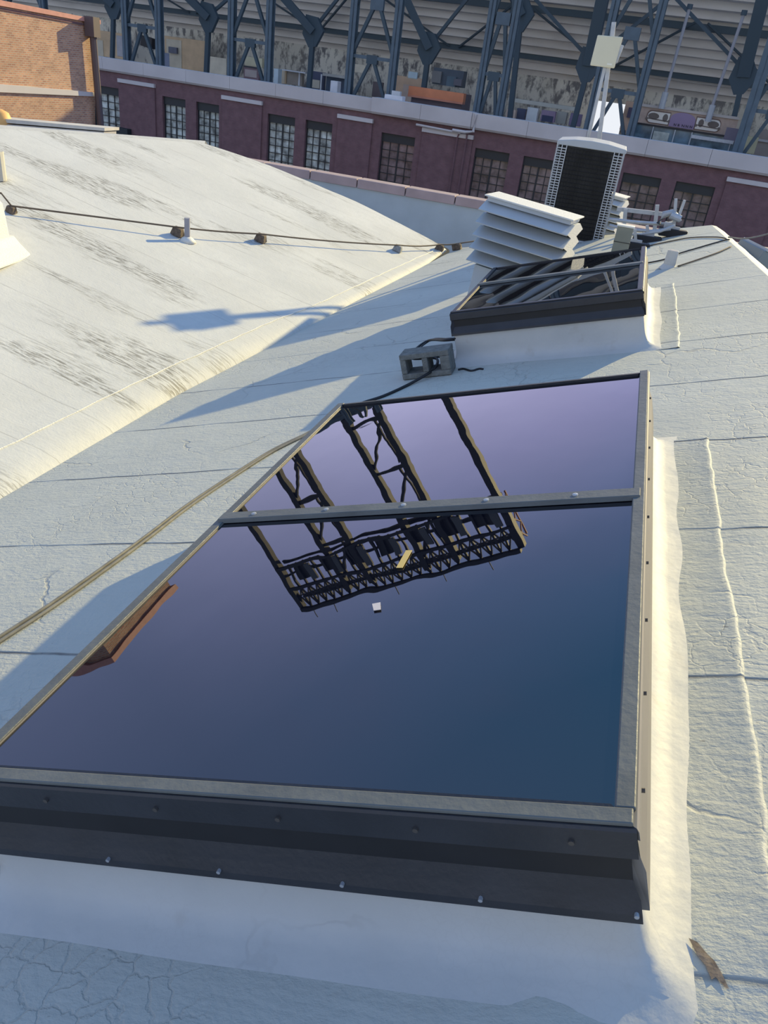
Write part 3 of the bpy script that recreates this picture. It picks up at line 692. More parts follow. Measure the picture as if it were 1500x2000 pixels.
R0 = hit_y(1215, 470, 11.6)
MB().bar(hit_y(1205, 408, 11.6)-R0, hit_y(1302, 419, 11.6)-R0, .05, .05).build('top_rail', M['galv'], t)
MB().bar(hit_y(1284, 400, 11.55)-R0, hit_y(1276, 470, 11.55)-R0, .05, .05).build('post', M['galv'], t)
MB().bar(hit_y(1222, 408, 11.55)-R0, hit_y(1216, 470, 11.55)-R0, .05, .05).build('post', M['galv'], t)
p = g3; t = thing('pipe_clamp', 'cluster of galvanised elbows and clamp on the tall strut', 'pipe fitting', hit_y(1316, 425, f3.y))
MB().tube([(-.16, 0, -.10), (-.12, 0, .02), (-.03, 0, .06), (.05, 0, .0), (.09, 0, -.03)], [.03, .045, .04, .035, .02], 10).build('elbow', M['galv'], t, smooth=True)
MB().tube([(-.05, -.05, .03), (.08, -.05, .0)], .045, 10).build('coupling', M['galv'], t)
MB().tube([(.05, -.02, .0), (.065, -.02, .22)], .018, 8).build('riser', M['galv'], t)
MB().box(-.09, -.04, -.17, .01, .03, -.06).build('bracket', M['galv'], t, bevel=.01)

# ------------------------------------------------------------------ the ballpark building across the street
YAW = .0911
FR = Matrix.Rotation(-YAW, 4, 'Z')
FT = V((math.cos(YAW), -math.sin(YAW), 0)); FN = V((math.sin(YAW), math.cos(YAW), 0))   # along, away
F0 = V((0, 50, 0))
def fac(x, y, off=0.0):
    """pixel -> (u, z) on the vertical plane off metres behind the facade"""
    p = hit(x, y, F0 + FN * off, FN); d = p - F0; return d.dot(FT), p.z
BT = thing('ballpark_building', 'long purple-brown brick ballpark building with grey cornice across the street', 'building', F0, (0, 0, -YAW))
ZC0, ZC1 = -2.92, -2.10
wins = [(178, 231, 172, 0), (317, 362, 190, 0), (383, 428, 196, 0), (523, 577, 224, 0), (597, 650, 236, 0), (745, 812, 262, 1), (928, 997, 292, 1), (1023, 1087, 306, 1), (1218, 1296, 336, 1), (1322, 1402, 352, 1), (1560, 1640, 386, 1)]
ZW0, ZW1 = -7.6, -3.9
U0, U1 = -44, 14
us = []
for a, b, y, k in wins: us.append((fac(a, y)[0], fac(b, y)[0], k))
mb = MB(); prev = U0
for u0, u1, k in us:
    mb.box(prev, 0, -12, u0, .5, ZC0); mb.box(u0, 0, ZW1, u1, .5, ZC0); mb.box(u0, 0, -12, u1, .5, ZW0); prev = u1
mb.box(prev, 0, -12, U1, .5, ZC0)
mb.build('brick_wall', M['brickp'], BT)
for (u0, u1, k) in us:
    f = MB(); zt = ZW1 - .5; nx, nz = 4, 7
    f.box(u0, .22, ZW0, u0+.06, .34, ZW1); f.box(u1-.06, .22, ZW0, u1, .34, ZW1); f.box(u0, .16, zt, u1, .36, ZW1)
    for i in range(1, nx):
        x = u0 + (u1-u0)*i/nx; wd_ = .035 if i != 2 else .09; f.box(x-wd_/2, .24, ZW0, x+wd_/2, .32, zt)
    for i in range(0, nz): z = ZW0 + (zt-ZW0)*i/nz; f.box(u0, .245, z-.02, u1, .315, z+.02)
    fo = f.build('window', M['muntin'], BT)
    MB().box(u0+.03, .30, ZW0, u1-.03, .33, zt).build('pane', M['winglass2'] if k else M['winglass'], fo)
    MB().box(u0-.12, -.05, ZW0-.15, u1+.12, .1, ZW0).build('window_sill', M['corn'], BT)
# cornice in three runs, each a little further out
uj1 = fac(732, 195)[0]; uj2 = fac(926, 225)[0]
for a, b, off, dz in ((U0, uj1, .0, 0), (uj1, uj2, .18, .08), (uj2, U1, .10, 0.05)):
    n = max(1, round((b-a)/3.3)); c = MB()
    for k in range(n):
        x0 = a + (b-a)*k/n; x1 = a + (b-a)*(k+1)/n
        c.prism([(-.28-off, ZC1+dz), (-.26-off, ZC0+.12), (-.16-off, ZC0), (.5, ZC0), (.5, ZC1+dz)], x0+.008, x1-.008, 'x')
    c.build('cornice', M['corn'], BT)
for a, b in ((235, 302), (437, 512), (663, 728), (828, 925), (1423, 1530)):
    ua = fac(a, 165 + (a-235)*.155)[0]; ub = fac(b, 165 + (a-235)*.155)[0]
    MB().box(ua-.05, -.10, -12, ub+.05, .02, ZC0-.55).build('brick_panel', M['brickp'], BT)
    MB().box(ua-.08, -.20, ZC0-.56, ub+.08, 0, ZC0-.33).build('stone_ledge', M['corn'], BT)
# rainwater pipes
ud = fac(918, 262)[0]
g = MB(); g.tube([(ud-3.4, -.3, ZC0-.22), (ud-.5, -.3, ZC0-.30)], .07, 6); g.build('drain_pipe', M['corn'], BT)
g = MB(); g.tube([(ud-.6, -.25, ZC0-.3), (ud-.7, -.2, ZC0-.6), (ud-.75, -.2, -11)], .05, 6); g.build('drain_pipe', M['brickp'], BT)
g = MB(); g.tube([(ud-.1, -.25, ZC0-.1), (ud-.2, -.2, -11)], .05, 6); g.build('drain_pipe', M['brickp'], BT)
g = MB(); g.tube([(ud+.3, -.42, ZC1+.0), (ud+.3, -.42, ZC0-.1), (ud-.2, -.42, ZC0-.2), (ud-1.0, -.42, ZC0-.2)], .09, 8); g.build('vent_pipe', M['corn'], BT)
MB().box(U0, .5, ZC0-.3, U1, 20, ZC0-.1).build('terrace_slab', M['corn'], BT)
uf = fac(245, 255)
MB().box(uf[0]-.75, -.55, uf[1]-.25, uf[0]+.6, 0, uf[1]+.18).build('awning_box', flat('teal_black_box', (.02, .03, .035)), BT)

# steel towers standing behind the cornice
def PL(x, y, off): u, z = fac(x, y, off); return V((u, off, z))
def col_at(xb, yb, off): u, z = fac(xb, yb, off); return u
OFF = 4.0
def tower(xa, xb, yb, lab, w=.46, ztop=8.4):
    ua = col_at(xa, yb, OFF); ub = col_at(xb, yb + (xb-xa)*.15, OFF)
    org = F0 + FT * ((ua+ub)/2) + FN * OFF + V((0, 0, ZC0))
    t = thing('steel_tower', lab, 'steel tower', org, (0, 0, -YAW), 'laced steel towers of the grandstand')
    hw = (ub-ua)/2
    for sx_ in (-1, 1):
        c = MB(); x = sx_*hw; c.box(x-w/2, -w/2, 0, x+w/2, -w/2+.06, ztop-ZC0); c.box(x-w/2, w/2-.06, 0, x+w/2, w/2, ztop-ZC0); c.box(x-.04, -w/2, 0, x+.04, w/2, ztop-ZC0)
        c.box(x-w/2, -w/2+.06, 0, x-w/2+.03, w/2, ztop-ZC0)
        c.build('column', M['steel'], t)
    z = 0; k = 0
    for zt in (2.95, 8.8):
        MB().bar((-hw, 0, zt), (hw, 0, zt), .22, .2).build('tie_beam', M['steel'], t)
        MB().box(-.38, -.12, zt-.35, .38, .1, zt+.16).build('gusset_plate', M['steeldark'], t)
        for sx_ in (-1, 1):
            MB().bar((sx_*.12, 0, zt-.2), (sx_*(hw-.1), 0, zt-2.95), .2, .2).build('brace', M['steeldark'], t)
            MB().bar((sx_*(hw-.1), 0, zt+.2), (sx_*.12, 0, min(zt+3.0, ztop-ZC0-.1)), .22, .2).build('brace', M['steeldark'], t)
    MB().box(-.45, -.12, 5.6, .45, .1, 6.25).build('gusset_plate', M['steel'], t)
    return t
tower(249, 313, 112, 'laced steel tower nearest the old brick building')
tower(452, 524, 142, 'laced steel tower above the second pair of windows')
tower(680, 762, 180, 'laced steel tower just left of the orange awning')
tower(931, 975, 217, 'narrow double steel tower right of the orange awning', .42)
tower(1148, 1231, 250, 'laced steel tower behind the panel antenna')
tower(1441, 1530, 293, 'laced steel tower at the right edge of the picture', .6)
tower(20, 90, 60, 'laced steel tower rising behind the old brick building')

# raker supports: slim column, dark node and heavy strut leaning back under the seating
def raker(xb, yb, xn, yn, xs, ys, lab, off=8.0, w=.32, brace=None):
    u, z = fac(xn, yn, off); ub = col_at(xb, yb, off)
    org = F0 + FT*ub + FN*off + V((0, 0, ZC0-.6))
    t = thing('raker_frame', lab, 'steel frame', org, (0, 0, -YAW), 'raker frames under the seating')
    L0 = V((ub, off, ZC0-.6)); n = V((u, off, z)) - L0
    MB().bar((0, 0, 0), (n.x, 0, n.z), w, w).build('column', M['steeldark'], t)
    MB().prism([(n.x-.8, n.z-.2), (n.x-.25, n.z-1.0), (n.x+.3, n.z-.9), (n.x+.85, n.z+.1), (n.x+.3, n.z+.9), (n.x-.6, n.z+1.0)], -.15, .15, 'y').build('gusset_plate', M['steeldark'], t)
    us_, zs_ = fac(xs, ys, off); e = V((us_, off, zs_)) - L0; e = n + (e-n)*1.6; 
    MB().bar(n, e + V((0, -1.0, 0)), .75, .5).build('raker_beam', M['steeldark'], t)
    for bxy in (brace or []):
        ub_, zb_ = fac(*bxy, off); b = V((ub_, off, zb_)) - L0; MB().bar(n + V((0, .3, .3)), n + (b-n)*1.3 + V((0, .3, 0)), .22, .2).build('brace', M['steeldark'], t)
    return t
raker(217, 112, 222, 10, 190, -30, 'raker frame with a dark loudspeaker box left of the first tower', w=.28)
raker(402, 140, 408, 35, 360, -20, 'raker frame between the first and second towers', brace=[(440, 0)])
raker(603, 170, 612, 62, 565, 0, 'raker frame between the second and third towers', brace=[(655, 0)])
raker(824, 200, 838, 95, 800, 0, 'raker frame standing behind the orange awning', brace=[(905, 5)])
raker(1000, 222, 1018, 30, 985, -60, 'raker frame close behind the narrow double tower')
raker(1118, 245, 1150, 128, 1180, 0, 'raker frame directly left of the antenna mast', brace=[(1045, 2), (1290, 10)])
raker(1425, 285, 1452, 150, 1492, -10, 'raker frame left of the last tower', brace=[(1325, 5)])
ub = col_at(222, 75, 3.6); uz = fac(222, 75, 3.6)
o = MB().box(-.5, -.25, -.35, .5, .25, .35).build('loudspeaker_box', M['black'], loc=F0 + FT*uz[0] + FN*7.6 + V((0, 0, uz[1])), rot=(0, math.radians(8), -YAW)); tag(o, 'dark loudspeaker box on the slim column left of the first tower', 'loudspeaker')
# thin pale floodlight poles at the right
for (x0, y0, x1, y1, lab) in ((1346, 18, 1300, 180, 'left of the two thin pale poles before the upper seating'), (1452, 30, 1392, 205, 'right of the two thin pale poles before the upper seating')):
    a = fac(x1, y1, 6); b = fac(x0, y0, 6); t = thing('light_pole', lab, 'pole', F0 + FT*a[0] + FN*6 + V((0, 0, a[1])), (0, 0, -YAW), 'thin pale poles')
    e = V((b[0]-a[0], 0, b[1]-a[1])); MB().tube([(0, 0, 0), e], .09, 8).build('pole', flat('pale_pole', (.33, .33, .35)), t)
    MB().tube([e, e + V((.0, 0, .25))], .16, 8).build('pole_cap', M['steeldark'], t); MB().tube([(0, 0, -.9), (0, 0, .0)], .18, 8).build('pole_base', M['acpaint'], t)

# seating deck seen from below
SD = thing('grandstand', 'grey stepped underside of the upper grandstand seating', 'grandstand', F0, (0, 0, -YAW))
n = 16; Z0, Z1, O0, O1 = .2, 8.4, 22.0, 9.5
mb = MB(); pr = []
for k in range(n + 1):
    z = Z0 + (Z1-Z0)*k/n; of = O0 + (O1-O0)*k/n
    pr.append((of, z)); pr.append((of - (O0-O1)/n*.98, z + .04)); pr.append((of - (O0-O1)/n, z + (Z1-Z0)/n*.96)) if k < n else None
rows = [[(u, o_, z_) for o_, z_ in pr] for u in (-90, 75)]
mb.grid(rows).build('stepped_slab', M['deck'], SD)
for z, of in ((1.6, 19.3), (4.4, 15.0), (7.2, 10.6)):
    MB().box(-90, of-.25, z-.2, 75, of+.1, z+.22).build('girder', M['steeldark'], SD)
g = MB()
for k in range(26): u = -86 + k*6.2; g.bar((u, 19.0, 1.6), (u+5.4, 14.0, 4.6), .13, .13) if k % 2 else g.bar((u+5.4, 19.0, 1.6), (u, 14.0, 4.6), .13, .13)
g.build('cross_bracing', M['steeldark'], SD)
MB().box(-90, 9.0, 8.1, 75, 9.6, 8.9).build('edge_girder', M['steel'], SD)
# back wall of the concourse: mottled cream panels
g = NG('mottled_concourse_panels', .8)
a_ = g.ramp(g.noise(1.5, 5, (1.6, 1, .8), rough=.65), .47, .60); b_ = g.ramp(g.noise(.25, 2), .4, .6)
col = g.mix(a_, (.68, .66, .56), (.16, .16, .16)); col = g.mix(g.math('MULTIPLY', b_, .35), col, (.30, .27, .2))
M['mott'] = g.finish(col)
ua = fac(1156, 230, 21)[0]; ub_ = fac(1216, 230, 21)[0]
mb = MB(); mb.box(-90, 21, -5.5, ua, 21.4, .35); mb.box(ub_, 21, -5.5, 75, 21.4, .35); mb.box(ua, 21, -.75, ub_, 21.4, .35); mb.box(ua, 21, -5.5, ub_, 21.4, -3.0)
mb.build('concourse_wall', M['mott'], SD)
MB().box(-90, 1, -5.6, 75, 22, -5.45).build('concourse_floor', M['corn'], SD)

# things on the concourse: (x0,y0,x1,y1) is the pixel box at its own depth
def stall(name, cat, lab, x0, y0, x1, y1, off, col, depth=.5, group=None, parts=()):
    ym = (y0+y1)/2; u0 = fac(x0, ym, off)[0]; u1 = fac(x1, ym, off)[0]; xm = (x0+x1)/2; z1 = fac(xm, y0, off)[1]; z0 = fac(xm, y1, off)[1]
    col = tuple(min(.8, c*1.3) for c in col); m = flat('paint_%d_%d_%d' % tuple(int(c*100) for c in col), col, var=.12, vscale=1.2)
    if not parts:
        o = MB().box(0, 0, 0, u1-u0, depth, z1-z0).build(name, m, bevel=.02, loc=F0 + FT*u0 + FN*off + V((0, 0, z0)), rot=(0, 0, -YAW)); return tag(o, lab, cat, group)
    t = thing(name, lab, cat, F0 + FT*u0 + FN*off + V((0, 0, z0)), (0, 0, -YAW), group)
    W2, H2 = u1-u0, z1-z0
    MB().box(0, 0, 0, W2, depth, H2).build('body', m, t, bevel=.02)
    for (pn, a, b, c, d, pc, pd) in parts:
        MB().box(a*W2, -pd, b*H2, c*W2, .01, d*H2).build(pn, flat('paint_%d_%d_%d' % tuple(int(q*100) for q in pc), pc, var=.12, vscale=1.2), t)
    return t
ORA = (.62, .22, .10); TAN = (.45, .33, .20); CRM = (.55, .50, .38); WHT = (.62, .64, .64); DRK = (.04, .045, .05); PUR = (.16, .13, .20)
stall('awning_kiosk', 'kiosk', 'dark kiosk with a bright orange awning behind the cornice', 802, 177, 902, 224, 5.5, (.10, .08, .09), 2, parts=[('awning', -.02, .68, 1.06, 1.05, ORA, .5), ('awning_edge', -.02, .60, 1.06, .68, (.5, .2, .12), .55)])
stall('storage_box', 'box', 'white box with a stepped top left of the orange kiosk', 750, 186, 785, 206, 3.0, WHT, .6, parts=[('box_top', .38, .9, .85, 1.45, WHT, -.3)])
stall('wall_panel', 'panel', 'tan wall panel with a pale board right of the first tower', 322, 75, 402, 142, 19, TAN, .3, parts=[('board', .05, .1, .42, .92, CRM, .05), ('door', .0, .0, .12, .5, (.2, .24, .34), .06), ('equipment', .14, .52, .34, .70, (.12, .13, .17), .3)])
stall('wall_panel', 'panel', 'tan wall panel beside the old brick building', 186, 62, 243, 112, 18, TAN, .3, parts=[('door', .05, .0, .28, .62, CRM, .05), ('board', .75, .1, 1.0, .9, (.4, .4, .42), .05)])
stall('wall_screen', 'board', 'cream mottled board right of the tan panel', 408, 112, 442, 148, 17, CRM, .3)
stall('display_case', 'display', 'dark red display case at the foot of the second tower', 476, 130, 505, 156, 12, (.18, .12, .13), .4, parts=[('frame', 0, .9, 1, 1, DRK, .05), ('shelf', .1, .2, .9, .75, (.45, .38, .34), .05)])
stall('stall_cover', 'cover', 'flat yellow cover above the dark red display case', 478, 112, 512, 130, 12.5, (.45, .42, .28), .6)
stall('vending_machine', 'vending machine', 'pale blue machine right of the second tower', 534, 134, 543, 162, 9, (.42, .50, .52), .6)
stall('service_door', 'door', 'tan door right of the pale blue machine', 543, 135, 556, 163, 12, (.42, .36, .26), .2)
stall('service_window', 'window', 'tan service hatch under a white shelf', 560, 138, 590, 166, 12, (.25, .22, .18), .4, parts=[('shelf', -.1, .92, 1.4, 1.0, WHT, .6), ('post', .8, 0, .9, .9, WHT, .1), ('side', -.1, 0, 0, .95, TAN, .1)])
stall('service_window', 'window', 'dark service counter with a cream front right of the hatch', 606, 140, 632, 176, 12, (.05, .06, .10), .4, parts=[('front', .1, .1, .75, .55, CRM, .1), ('post', .8, 0, .9, .9, WHT, .1)])
stall('vending_machine', 'vending machine', 'white upright machine in a dark bay left of the third tower', 645, 158, 659, 180, 8, (.66, .64, .68), .6)
stall('service_bay', 'bay', 'dark bay behind the white upright machine', 636, 148, 676, 190, 11, (.04, .06, .09), .4, parts=[('canopy', -.05, .93, 1.05, 1.05, (.4, .4, .36), .5)])
stall('service_door', 'door', 'dark brown double door under the third tower', 727, 160, 746, 190, 13, (.10, .08, .08), .3)
stall('notice_board', 'board', 'mottled notice board inside the third tower', 690, 126, 713, 142, 15, CRM, .1)
stall('wall_panel', 'panel', 'tan wall panel left of the orange kiosk', 772, 150, 822, 200, 18, (.50, .36, .24), .3, parts=[('board', .3, .0, .7, .7, (.55, .44, .36), .04)])
stall('television', 'television', 'blue-white screen hanging above the tan panel', 797, 140, 815, 153, 14, (.40, .50, .52), .15, parts=[('casing', -.06, -.12, 1.06, 0, CRM, .02), ('casing', -.06, 1, 1.06, 1.1, CRM, .02)])
stall('equipment_stack', 'equipment', 'dark stack of equipment above the orange awning', 845, 135, 905, 168, 12, (.07, .09, .11), .8, parts=[('case', .0, .1, .3, .8, (.2, .2, .19), .2), ('case', .5, .0, .8, .6, (.10, .15, .18), .2), ('case', .75, .1, 1.0, .5, (.14, .14, .16), .3)])
stall('serving_counter', 'counter', 'long pale counter shelf right of the narrow tower', 990, 200, 1128, 208, 12, (.42, .42, .36), .8)
stall('cooler_cabinet', 'cabinet', 'tan cabinet at the left end of the long counter', 988, 214, 1006, 232, 9, (.55, .42, .32), .5)
stall('cooler_cabinet', 'cabinet', 'dark cabinet next to the tan one', 1008, 212, 1026, 234, 9.5, (.06, .07, .11), .5)
stall('cooler_cabinet', 'cabinet', 'white cabinet below the long counter', 1028, 210, 1049, 239, 9, (.50, .52, .50), .5)
stall('television', 'television', 'purple framed screen below the long counter', 1056, 216, 1084, 238, 9, (.22, .16, .22), .4, parts=[('screen', .1, .0, .9, .55, (.04, .05, .10), .04)])
stall('cooler_cabinet', 'cabinet', 'grey-green cabinet right of the purple screen', 1086, 218, 1106, 242, 9.5, (.28, .28, .24), .5)
stall('cooler_cabinet', 'cabinet', 'dark purple cabinet at the right end of the counter', 1112, 222, 1134, 246, 9.2, PUR, .5)
stall('wall_panel', 'panel', 'tan wall panel right of the bright opening', 1216, 198, 1246, 256, 18, (.42, .30, .22), .3, parts=[('box', .3, .45, .8, .8, (.08, .07, .12), .3)])
stall('wall_panel', 'panel', 'olive wall panel beyond the last tower', 1448, 266, 1478, 300, 15, (.34, .32, .20), .3)
stall('service_bay', 'bay', 'dim brown bay at the right edge of the picture', 1472, 255, 1540, 315, 17, (.20, .18, .16), .3, parts=[('shelf', 0, .6, 1, .68, (.4, .4, .4), .2)])
# the tan shop sign
x0, y0, x1, y1 = 1238, 206, 1432, 262
off = 6.5; uL, zL = fac(1240, 232, off); uR, zR = fac(1434, 262, off); zt = fac(1335, 219, off)[1]; zb = fac(1335, 252, off)[1]
W2 = uR-uL; H2 = zt-zb
t = thing('shop_sign', 'tan sign board with two white panels and a purple arch above the glass stall', 'sign', F0 + FT*uL + FN*off + V((0, 0, zb)), (0, 0, -YAW))
MB().box(0, 0, 0, W2, .5, H2*1.05).build('board', flat('tan_sign', (.46, .35, .28), var=.1), t)
MB().box(0, -.1, H2*1.0, W2, .5, H2*1.16).build('top_trim', flat('sign_trim', (.50, .45, .40)), t)
def round_rect(a, b, c, d, r, n=5, left=True):
    pts = []
    for cx_, cy_, s_ in ((c-r, d-r, 0), (a+r, d-r, 1), (a+r, b+r, 2), (c-r, b+r, 3)):
        rr = r if (s_ in (1, 2)) == left else .02
        cx2 = a+rr if s_ in (1, 2) else c-rr; cy2 = d-rr if s_ in (0, 1) else b+rr
        for k in range(n+1): ang = math.pi/2*(s_ + k/n); pts.append((cx2 + rr*math.cos(ang), cy2 + rr*math.sin(ang)))
    return pts
for i, (a, c, left) in enumerate(((.12, .34, True), (.61, .845, False))):
    pn = MB().prism(round_rect(a*W2, H2*.12, c*W2, H2*.80, H2*.28, left=left), -.05, 0, 'y').build('sign_panel', flat('sign_white', (.80, .75, .66)), t)
    fr_ = MB().prism(round_rect(a*W2-.07, H2*.06, c*W2+.03, H2*.88, H2*.3, left=left), -.02, 0, 'y').build('panel_border', flat('sign_border', (.20, .13, .10)), t)
    mk = MB(); cx0 = (a+c)/2*W2; br = flat('sign_brown', (.16, .13, .11))
    sgn = 1 if i == 0 else -1
    mk.prism([(cx0 - sgn*.30 + .34*math.cos(q*math.pi/6), H2*.52 + .18*math.sin(q*math.pi/6)) for q in range(12)], -.07, -.05, 'y')
    mk.prism([(cx0 + sgn*.42 + .16*math.cos(q*math.pi/6), H2*.50 + .22*math.sin(q*math.pi/6)) for q in range(12)], -.07, -.05, 'y')
    mk.bar((cx0-.65, -.06, H2*.36), (cx0+.65, -.06, H2*.30), .02, .06)
    for sx_ in (-.68, .68): mk.prism([(cx0 + sx_ + .08*math.cos(q*math.pi/4), H2*(.33) + .08*math.sin(q*math.pi/4)) for q in range(8)], -.08, -.05, 'y')
    mk.build('panel_emblem', br, t)
arch = [(.35*W2, H2*.04), (.60*W2, H2*.04)] + [((.475 + .125*math.cos(q*math.pi/10))*W2, H2*(.55 + .42*math.sin(q*math.pi/10))) for q in range(11)]
MB().prism(arch, -.08, 0, 'y').build('purple_arch', flat('sign_purple', (.30, .22, .34)), t)
lt = MB()
for k, wd_ in enumerate((.12, .07, .14, .12, .12)):
    u = .40*W2 + k*.24; lt.box(u, -.10, H2*.12, u+.03, -.08, H2*.27); lt.box(u+wd_, -.10, H2*.12, u+wd_+.03, -.08, H2*.27); lt.bar((u, -.09, H2*.26), (u+wd_, -.09, H2*.13), .02, .03)
lt.build('small_lettering', flat('sign_ink', (.05, .04, .07)), t)
# glass fronted stall below the sign
uL, _ = fac(1236, 248, 5.5); uR, _ = fac(1438, 290, 5.5); zt = fac(1335, 253, 5.5)[1]; zb = zt - 1.5
t = thing('glass_stall', 'blue glass fronted stall under the tan sign', 'stall', F0 + FT*uL + FN*5.5 + V((0, 0, zb)), (0, 0, -YAW))
W2 = uR-uL
MB().box(0, .1, 0, W2, .2, 1.45).build('glazing', flat('stall_glass', (.10, .16, .20), .15, var=.5, vscale=1.5), t)
MB().box(0, 0, 1.42, W2, .3, 1.52).build('top_frame', M['black'], t)
for f_ in (0.02, .19, .40, .56, .93): MB().box(f_*W2, 0, 0, f_*W2+.06, .2, 1.42).build('mullion', M['acpaint'], t)
MB().box(.21*W2, -.02, .25, .36*W2, .1, 1.2).build('poster', flat('pale_poster', (.36, .38, .33), var=.3, vscale=3), t)
MB().box(.57*W2, -.3, 1.12, .96*W2, .1, 1.3).build('white_rail', M['galv'], t)
MB().box(.86*W2, -.1, 1.2, 1.0*W2, .2, 1.95).build('grey_cover', flat('purple_grey', (.16, .14, .18)), t)

# ------------------------------------------------------------------ old brick building on the left
pr_ = hit(186, 120, V((-25.9, 36.8, 0)), V((.99, -.14, 0)).normalized())
WN = V((.99, -.14, 0)).normalized(); WT = V((-.14, -.99, 0)).normalized()       # wall normal, and along it towards us
PW = V((pr_.x, pr_.y, 0))
def wp(x, y): return hit(x, y, PW, WN)
t = thing('old_brick_building', 'old orange brick building with pink coping at the upper left', 'building', (PW.x, PW.y, 0))
def rel(p): return V(p) - V((PW.x, PW.y, 0))
def slab(a, b, c, d, th, out):
    """quad a,b (top left,right) c,d (bottom right,left) as a slab standing 'out' proud of the wall"""
    q = [rel(p) + WN*out for p in (d, c, b, a)]; r_ = [p - WN*th for p in q]
    return [q[0], q[1], r_[1], r_[0], q[3], q[2], r_[2], r_[3]]
xl = -60
def ln(x, x0, y0, x1, y1): return y0 + (y1-y0)*(x-x0)/(x1-x0)
MB().hexa(slab(wp(xl, ln(xl, 0, 5, 185, 44)), wp(186, 44), wp(186, 420), wp(xl, 420), 1.0, 0)).build('brick_wall', M['bricko'], t)
MB().hexa(slab(wp(xl, ln(xl, 0, 0, 190, 38)), wp(193, 39), wp(193, 47), wp(xl, ln(xl, 0, 11, 190, 46)), 1.3, .12)).build('coping', flat('pink_tile_coping', (.62, .30, .24), var=.1), t)
MB().hexa(slab(wp(xl, ln(xl, 0, 15, 190, 50)), wp(186, 50), wp(186, 54), wp(xl, ln(xl, 0, 19, 190, 54)), .3, .04)).build('dentil_course', M['brickp'], t)
MB().hexa(slab(wp(xl, ln(xl, 0, 164, 180, 180)), wp(183, 180), wp(183, 188), wp(xl, ln(xl, 0, 180, 180, 189)), .3, .10)).build('stone_band', M['corn'], t)
a = rel(wp(170, 46)) + WN*.3; b = rel(wp(179, 150)) + WN*.3; c = rel(wp(188, 250)) + WN*.3
MB().tube([a, b, c], .16, 8).build('downpipe', flat('dark_downpipe', (.10, .08, .09)), t)
MB().bar(a + V((0, 0, .3)), a - V((0, 0, .5)), .5, .5).build('hopper_head', flat('dark_downpipe', (.10, .08, .09)), t)
# low ledge just behind the left ridge
def ly(x, y): return hit_y(x, y, 17.5)
a, b, c_, d_ = ly(-60, 226), ly(204, 250), ly(204, 256), ly(-60, 234)
t = thing('low_parapet', 'low grey stone parapet with a dark shadow groove beyond the left ridge', 'parapet', (a.x, a.y, a.z))
def lq(mb, a, b, c_, d_, th): return mb.hexa([p - V((ly(-60, 226))) for p in (d_, c_, c_+V((0, th, 0)), d_+V((0, th, 0)), a, b, b+V((0, th, 0)), a+V((0, th, 0)))])
lq(MB(), a, b, c_, d_, .6).build('coping', flat('pale_ledge', (.62, .58, .50), var=.08), t)
a2, b2, c2_, d2_ = ly(-60, 237), ly(203, 258), ly(203, 300), ly(-60, 290)
lq(MB(), a2, b2, c2_, d2_, .5).build('ledge_wall', flat('pale_ledge_wall', (.50, .47, .42), var=.08), t)
pq = ly(2, 232)
o = MB().tube([(0, 0, -.5), (0, 0, .0), (0, 0, .18), (0, 0, .25)], [.28, .27, .2, .06], 16).build('vent_hood', flat('orange_hood', (.75, .42, .14)), smooth=True, loc=pq + V((-.1, .1, -.05))); tag(o, 'orange rounded vent hood at the left edge beyond the ridge', 'vent')

# ------------------------------------------------------------------ scoreboard frame and brick tower, seen only mirrored in the glass
t = thing('scoreboard_frame', 'dark steel scoreboard frame on laced legs mirrored in the near skylight', 'scoreboard', (-33.74, 61.3, -2.28), (0, 0, -YAW*1.1))
def X(x): return (x + 22.4) * 1.09 + 12.1
zb, zt = 22.8, 28.0
for x in (-46.9, -40.6, -37.7, -31.6, -28.4, -22.4):
    MB().box(X(x)-.32, -.3, 11.0, X(x)+.32, .3, zt if x in (-46.9, -22.4) else zt-.5).build('leg', M['black'], t)
for xa, xb in ((-40.6, -37.7), (-31.6, -28.4)):
    z = 12.0
    while z < 23:
        MB().bar((X(xa), 0, z), (X(xb), 0, z), .3, .3).build('tie_beam', M['black'], t)
        MB().bar((X(xb), 0, z), (X(xa), 0, z+4.6), .26, .26).build('brace', M['black'], t)
        MB().bar((X(xb)-.8, 0, z), (X(xb)-.5, 0, z+4.6), .2, .2).build('brace', M['black'], t)
        z += 4.9
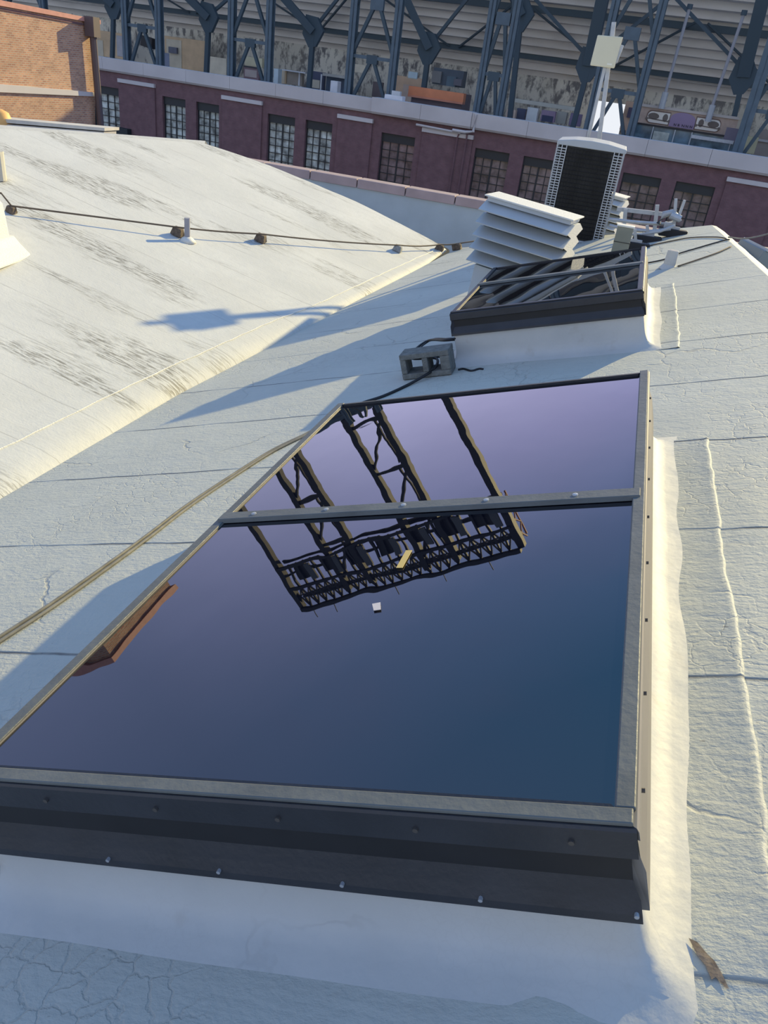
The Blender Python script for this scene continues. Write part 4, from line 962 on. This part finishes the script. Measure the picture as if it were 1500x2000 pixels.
for z, y in ((zb, -.5), (zb, 1.0), (25.6, -.3), (zt, -.5), (zt-.7, 1.0), (24.1, .6)):
    MB().bar((X(-46.9), y, z), (X(-22.4), y, z), .42 if z == zt else .3, .36 if z == zt else .26).build('truss_chord', M['black'], t)
g = MB(); k = 0; x = -46.9
while x < -22.6:
    g.bar((X(x), 0, zb), (X(x), 0, zt), .22, .2); g.bar((X(x), 0, 25.6), (X(x+1.02), 0, zt), .13, .13); g.bar((X(x+1.02), 0, 25.6), (X(x), 0, zt), .13, .13)
    g.bar((X(x), .4, 26.7), (X(x+1.02), .4, 26.8), .12, .12); x += 1.02
g.build('truss_web', M['black'], t)
for k in range(7):
    x = -45.6 + k*3.35
    MB().box(X(x), .2, 23.3, X(x+1.7), .5, 25.0).build('cabinet', M['black'], t); MB().box(X(x+1.8), -.3, 23.2, X(x+2.5), -.1, 25.2).build('cabinet', flat('grey_case', (.10, .11, .12)), t)
g = MB(); xe = X(-22.3)
for k in range(3): g.bar((xe, .0, zb+.3+k*1.6), (xe, 1.5, zb+1.8+k*1.6), .12, .12); g.bar((xe, 1.5, zb+.3+k*1.6), (xe, .0, zb+1.8+k*1.6), .1, .1)
g.bar((xe, 1.6, zb), (xe, 1.6, zt-.4), .14, .14)
g.build('side_bracing', flat('rust_red_steel', (.45, .15, .11)), t)
for x in (-45.9, -43.3, -26, -30.5, -35.7): MB().tube([(X(x), 0, zt), (X(x), 0, zt+1.5)], .05, 6).build('rod', M['black'], t)

t = thing('brick_tower', 'brick stair tower with pink coping mirrored at the left of the near skylight', 'building', (-23.45, 21.3, -1.85))
MB().hexa([V((.7, -2.6, -12)), V((0, 2.6, -12)), V((-4, 2.6, -12)), V((-4, -2.6, -12)), V((.7, -2.6, 7.35)), V((0, 2.6, 7.35)), V((-4, 2.6, 7.35)), V((-4, -2.6, 7.35))]).build('brick_wall', M['bricko'], t)
MB().hexa([V((.85, -2.75, 7.35)), V((.15, 2.75, 7.35)), V((-4.1, 2.75, 7.35)), V((-4.1, -2.75, 7.35)), V((.85, -2.75, 7.6)), V((.15, 2.75, 7.6)), V((-4.1, 2.75, 7.6)), V((-4.1, -2.75, 7.6))]).build('coping', flat('pink_tile_coping', (.62, .30, .24)), t)
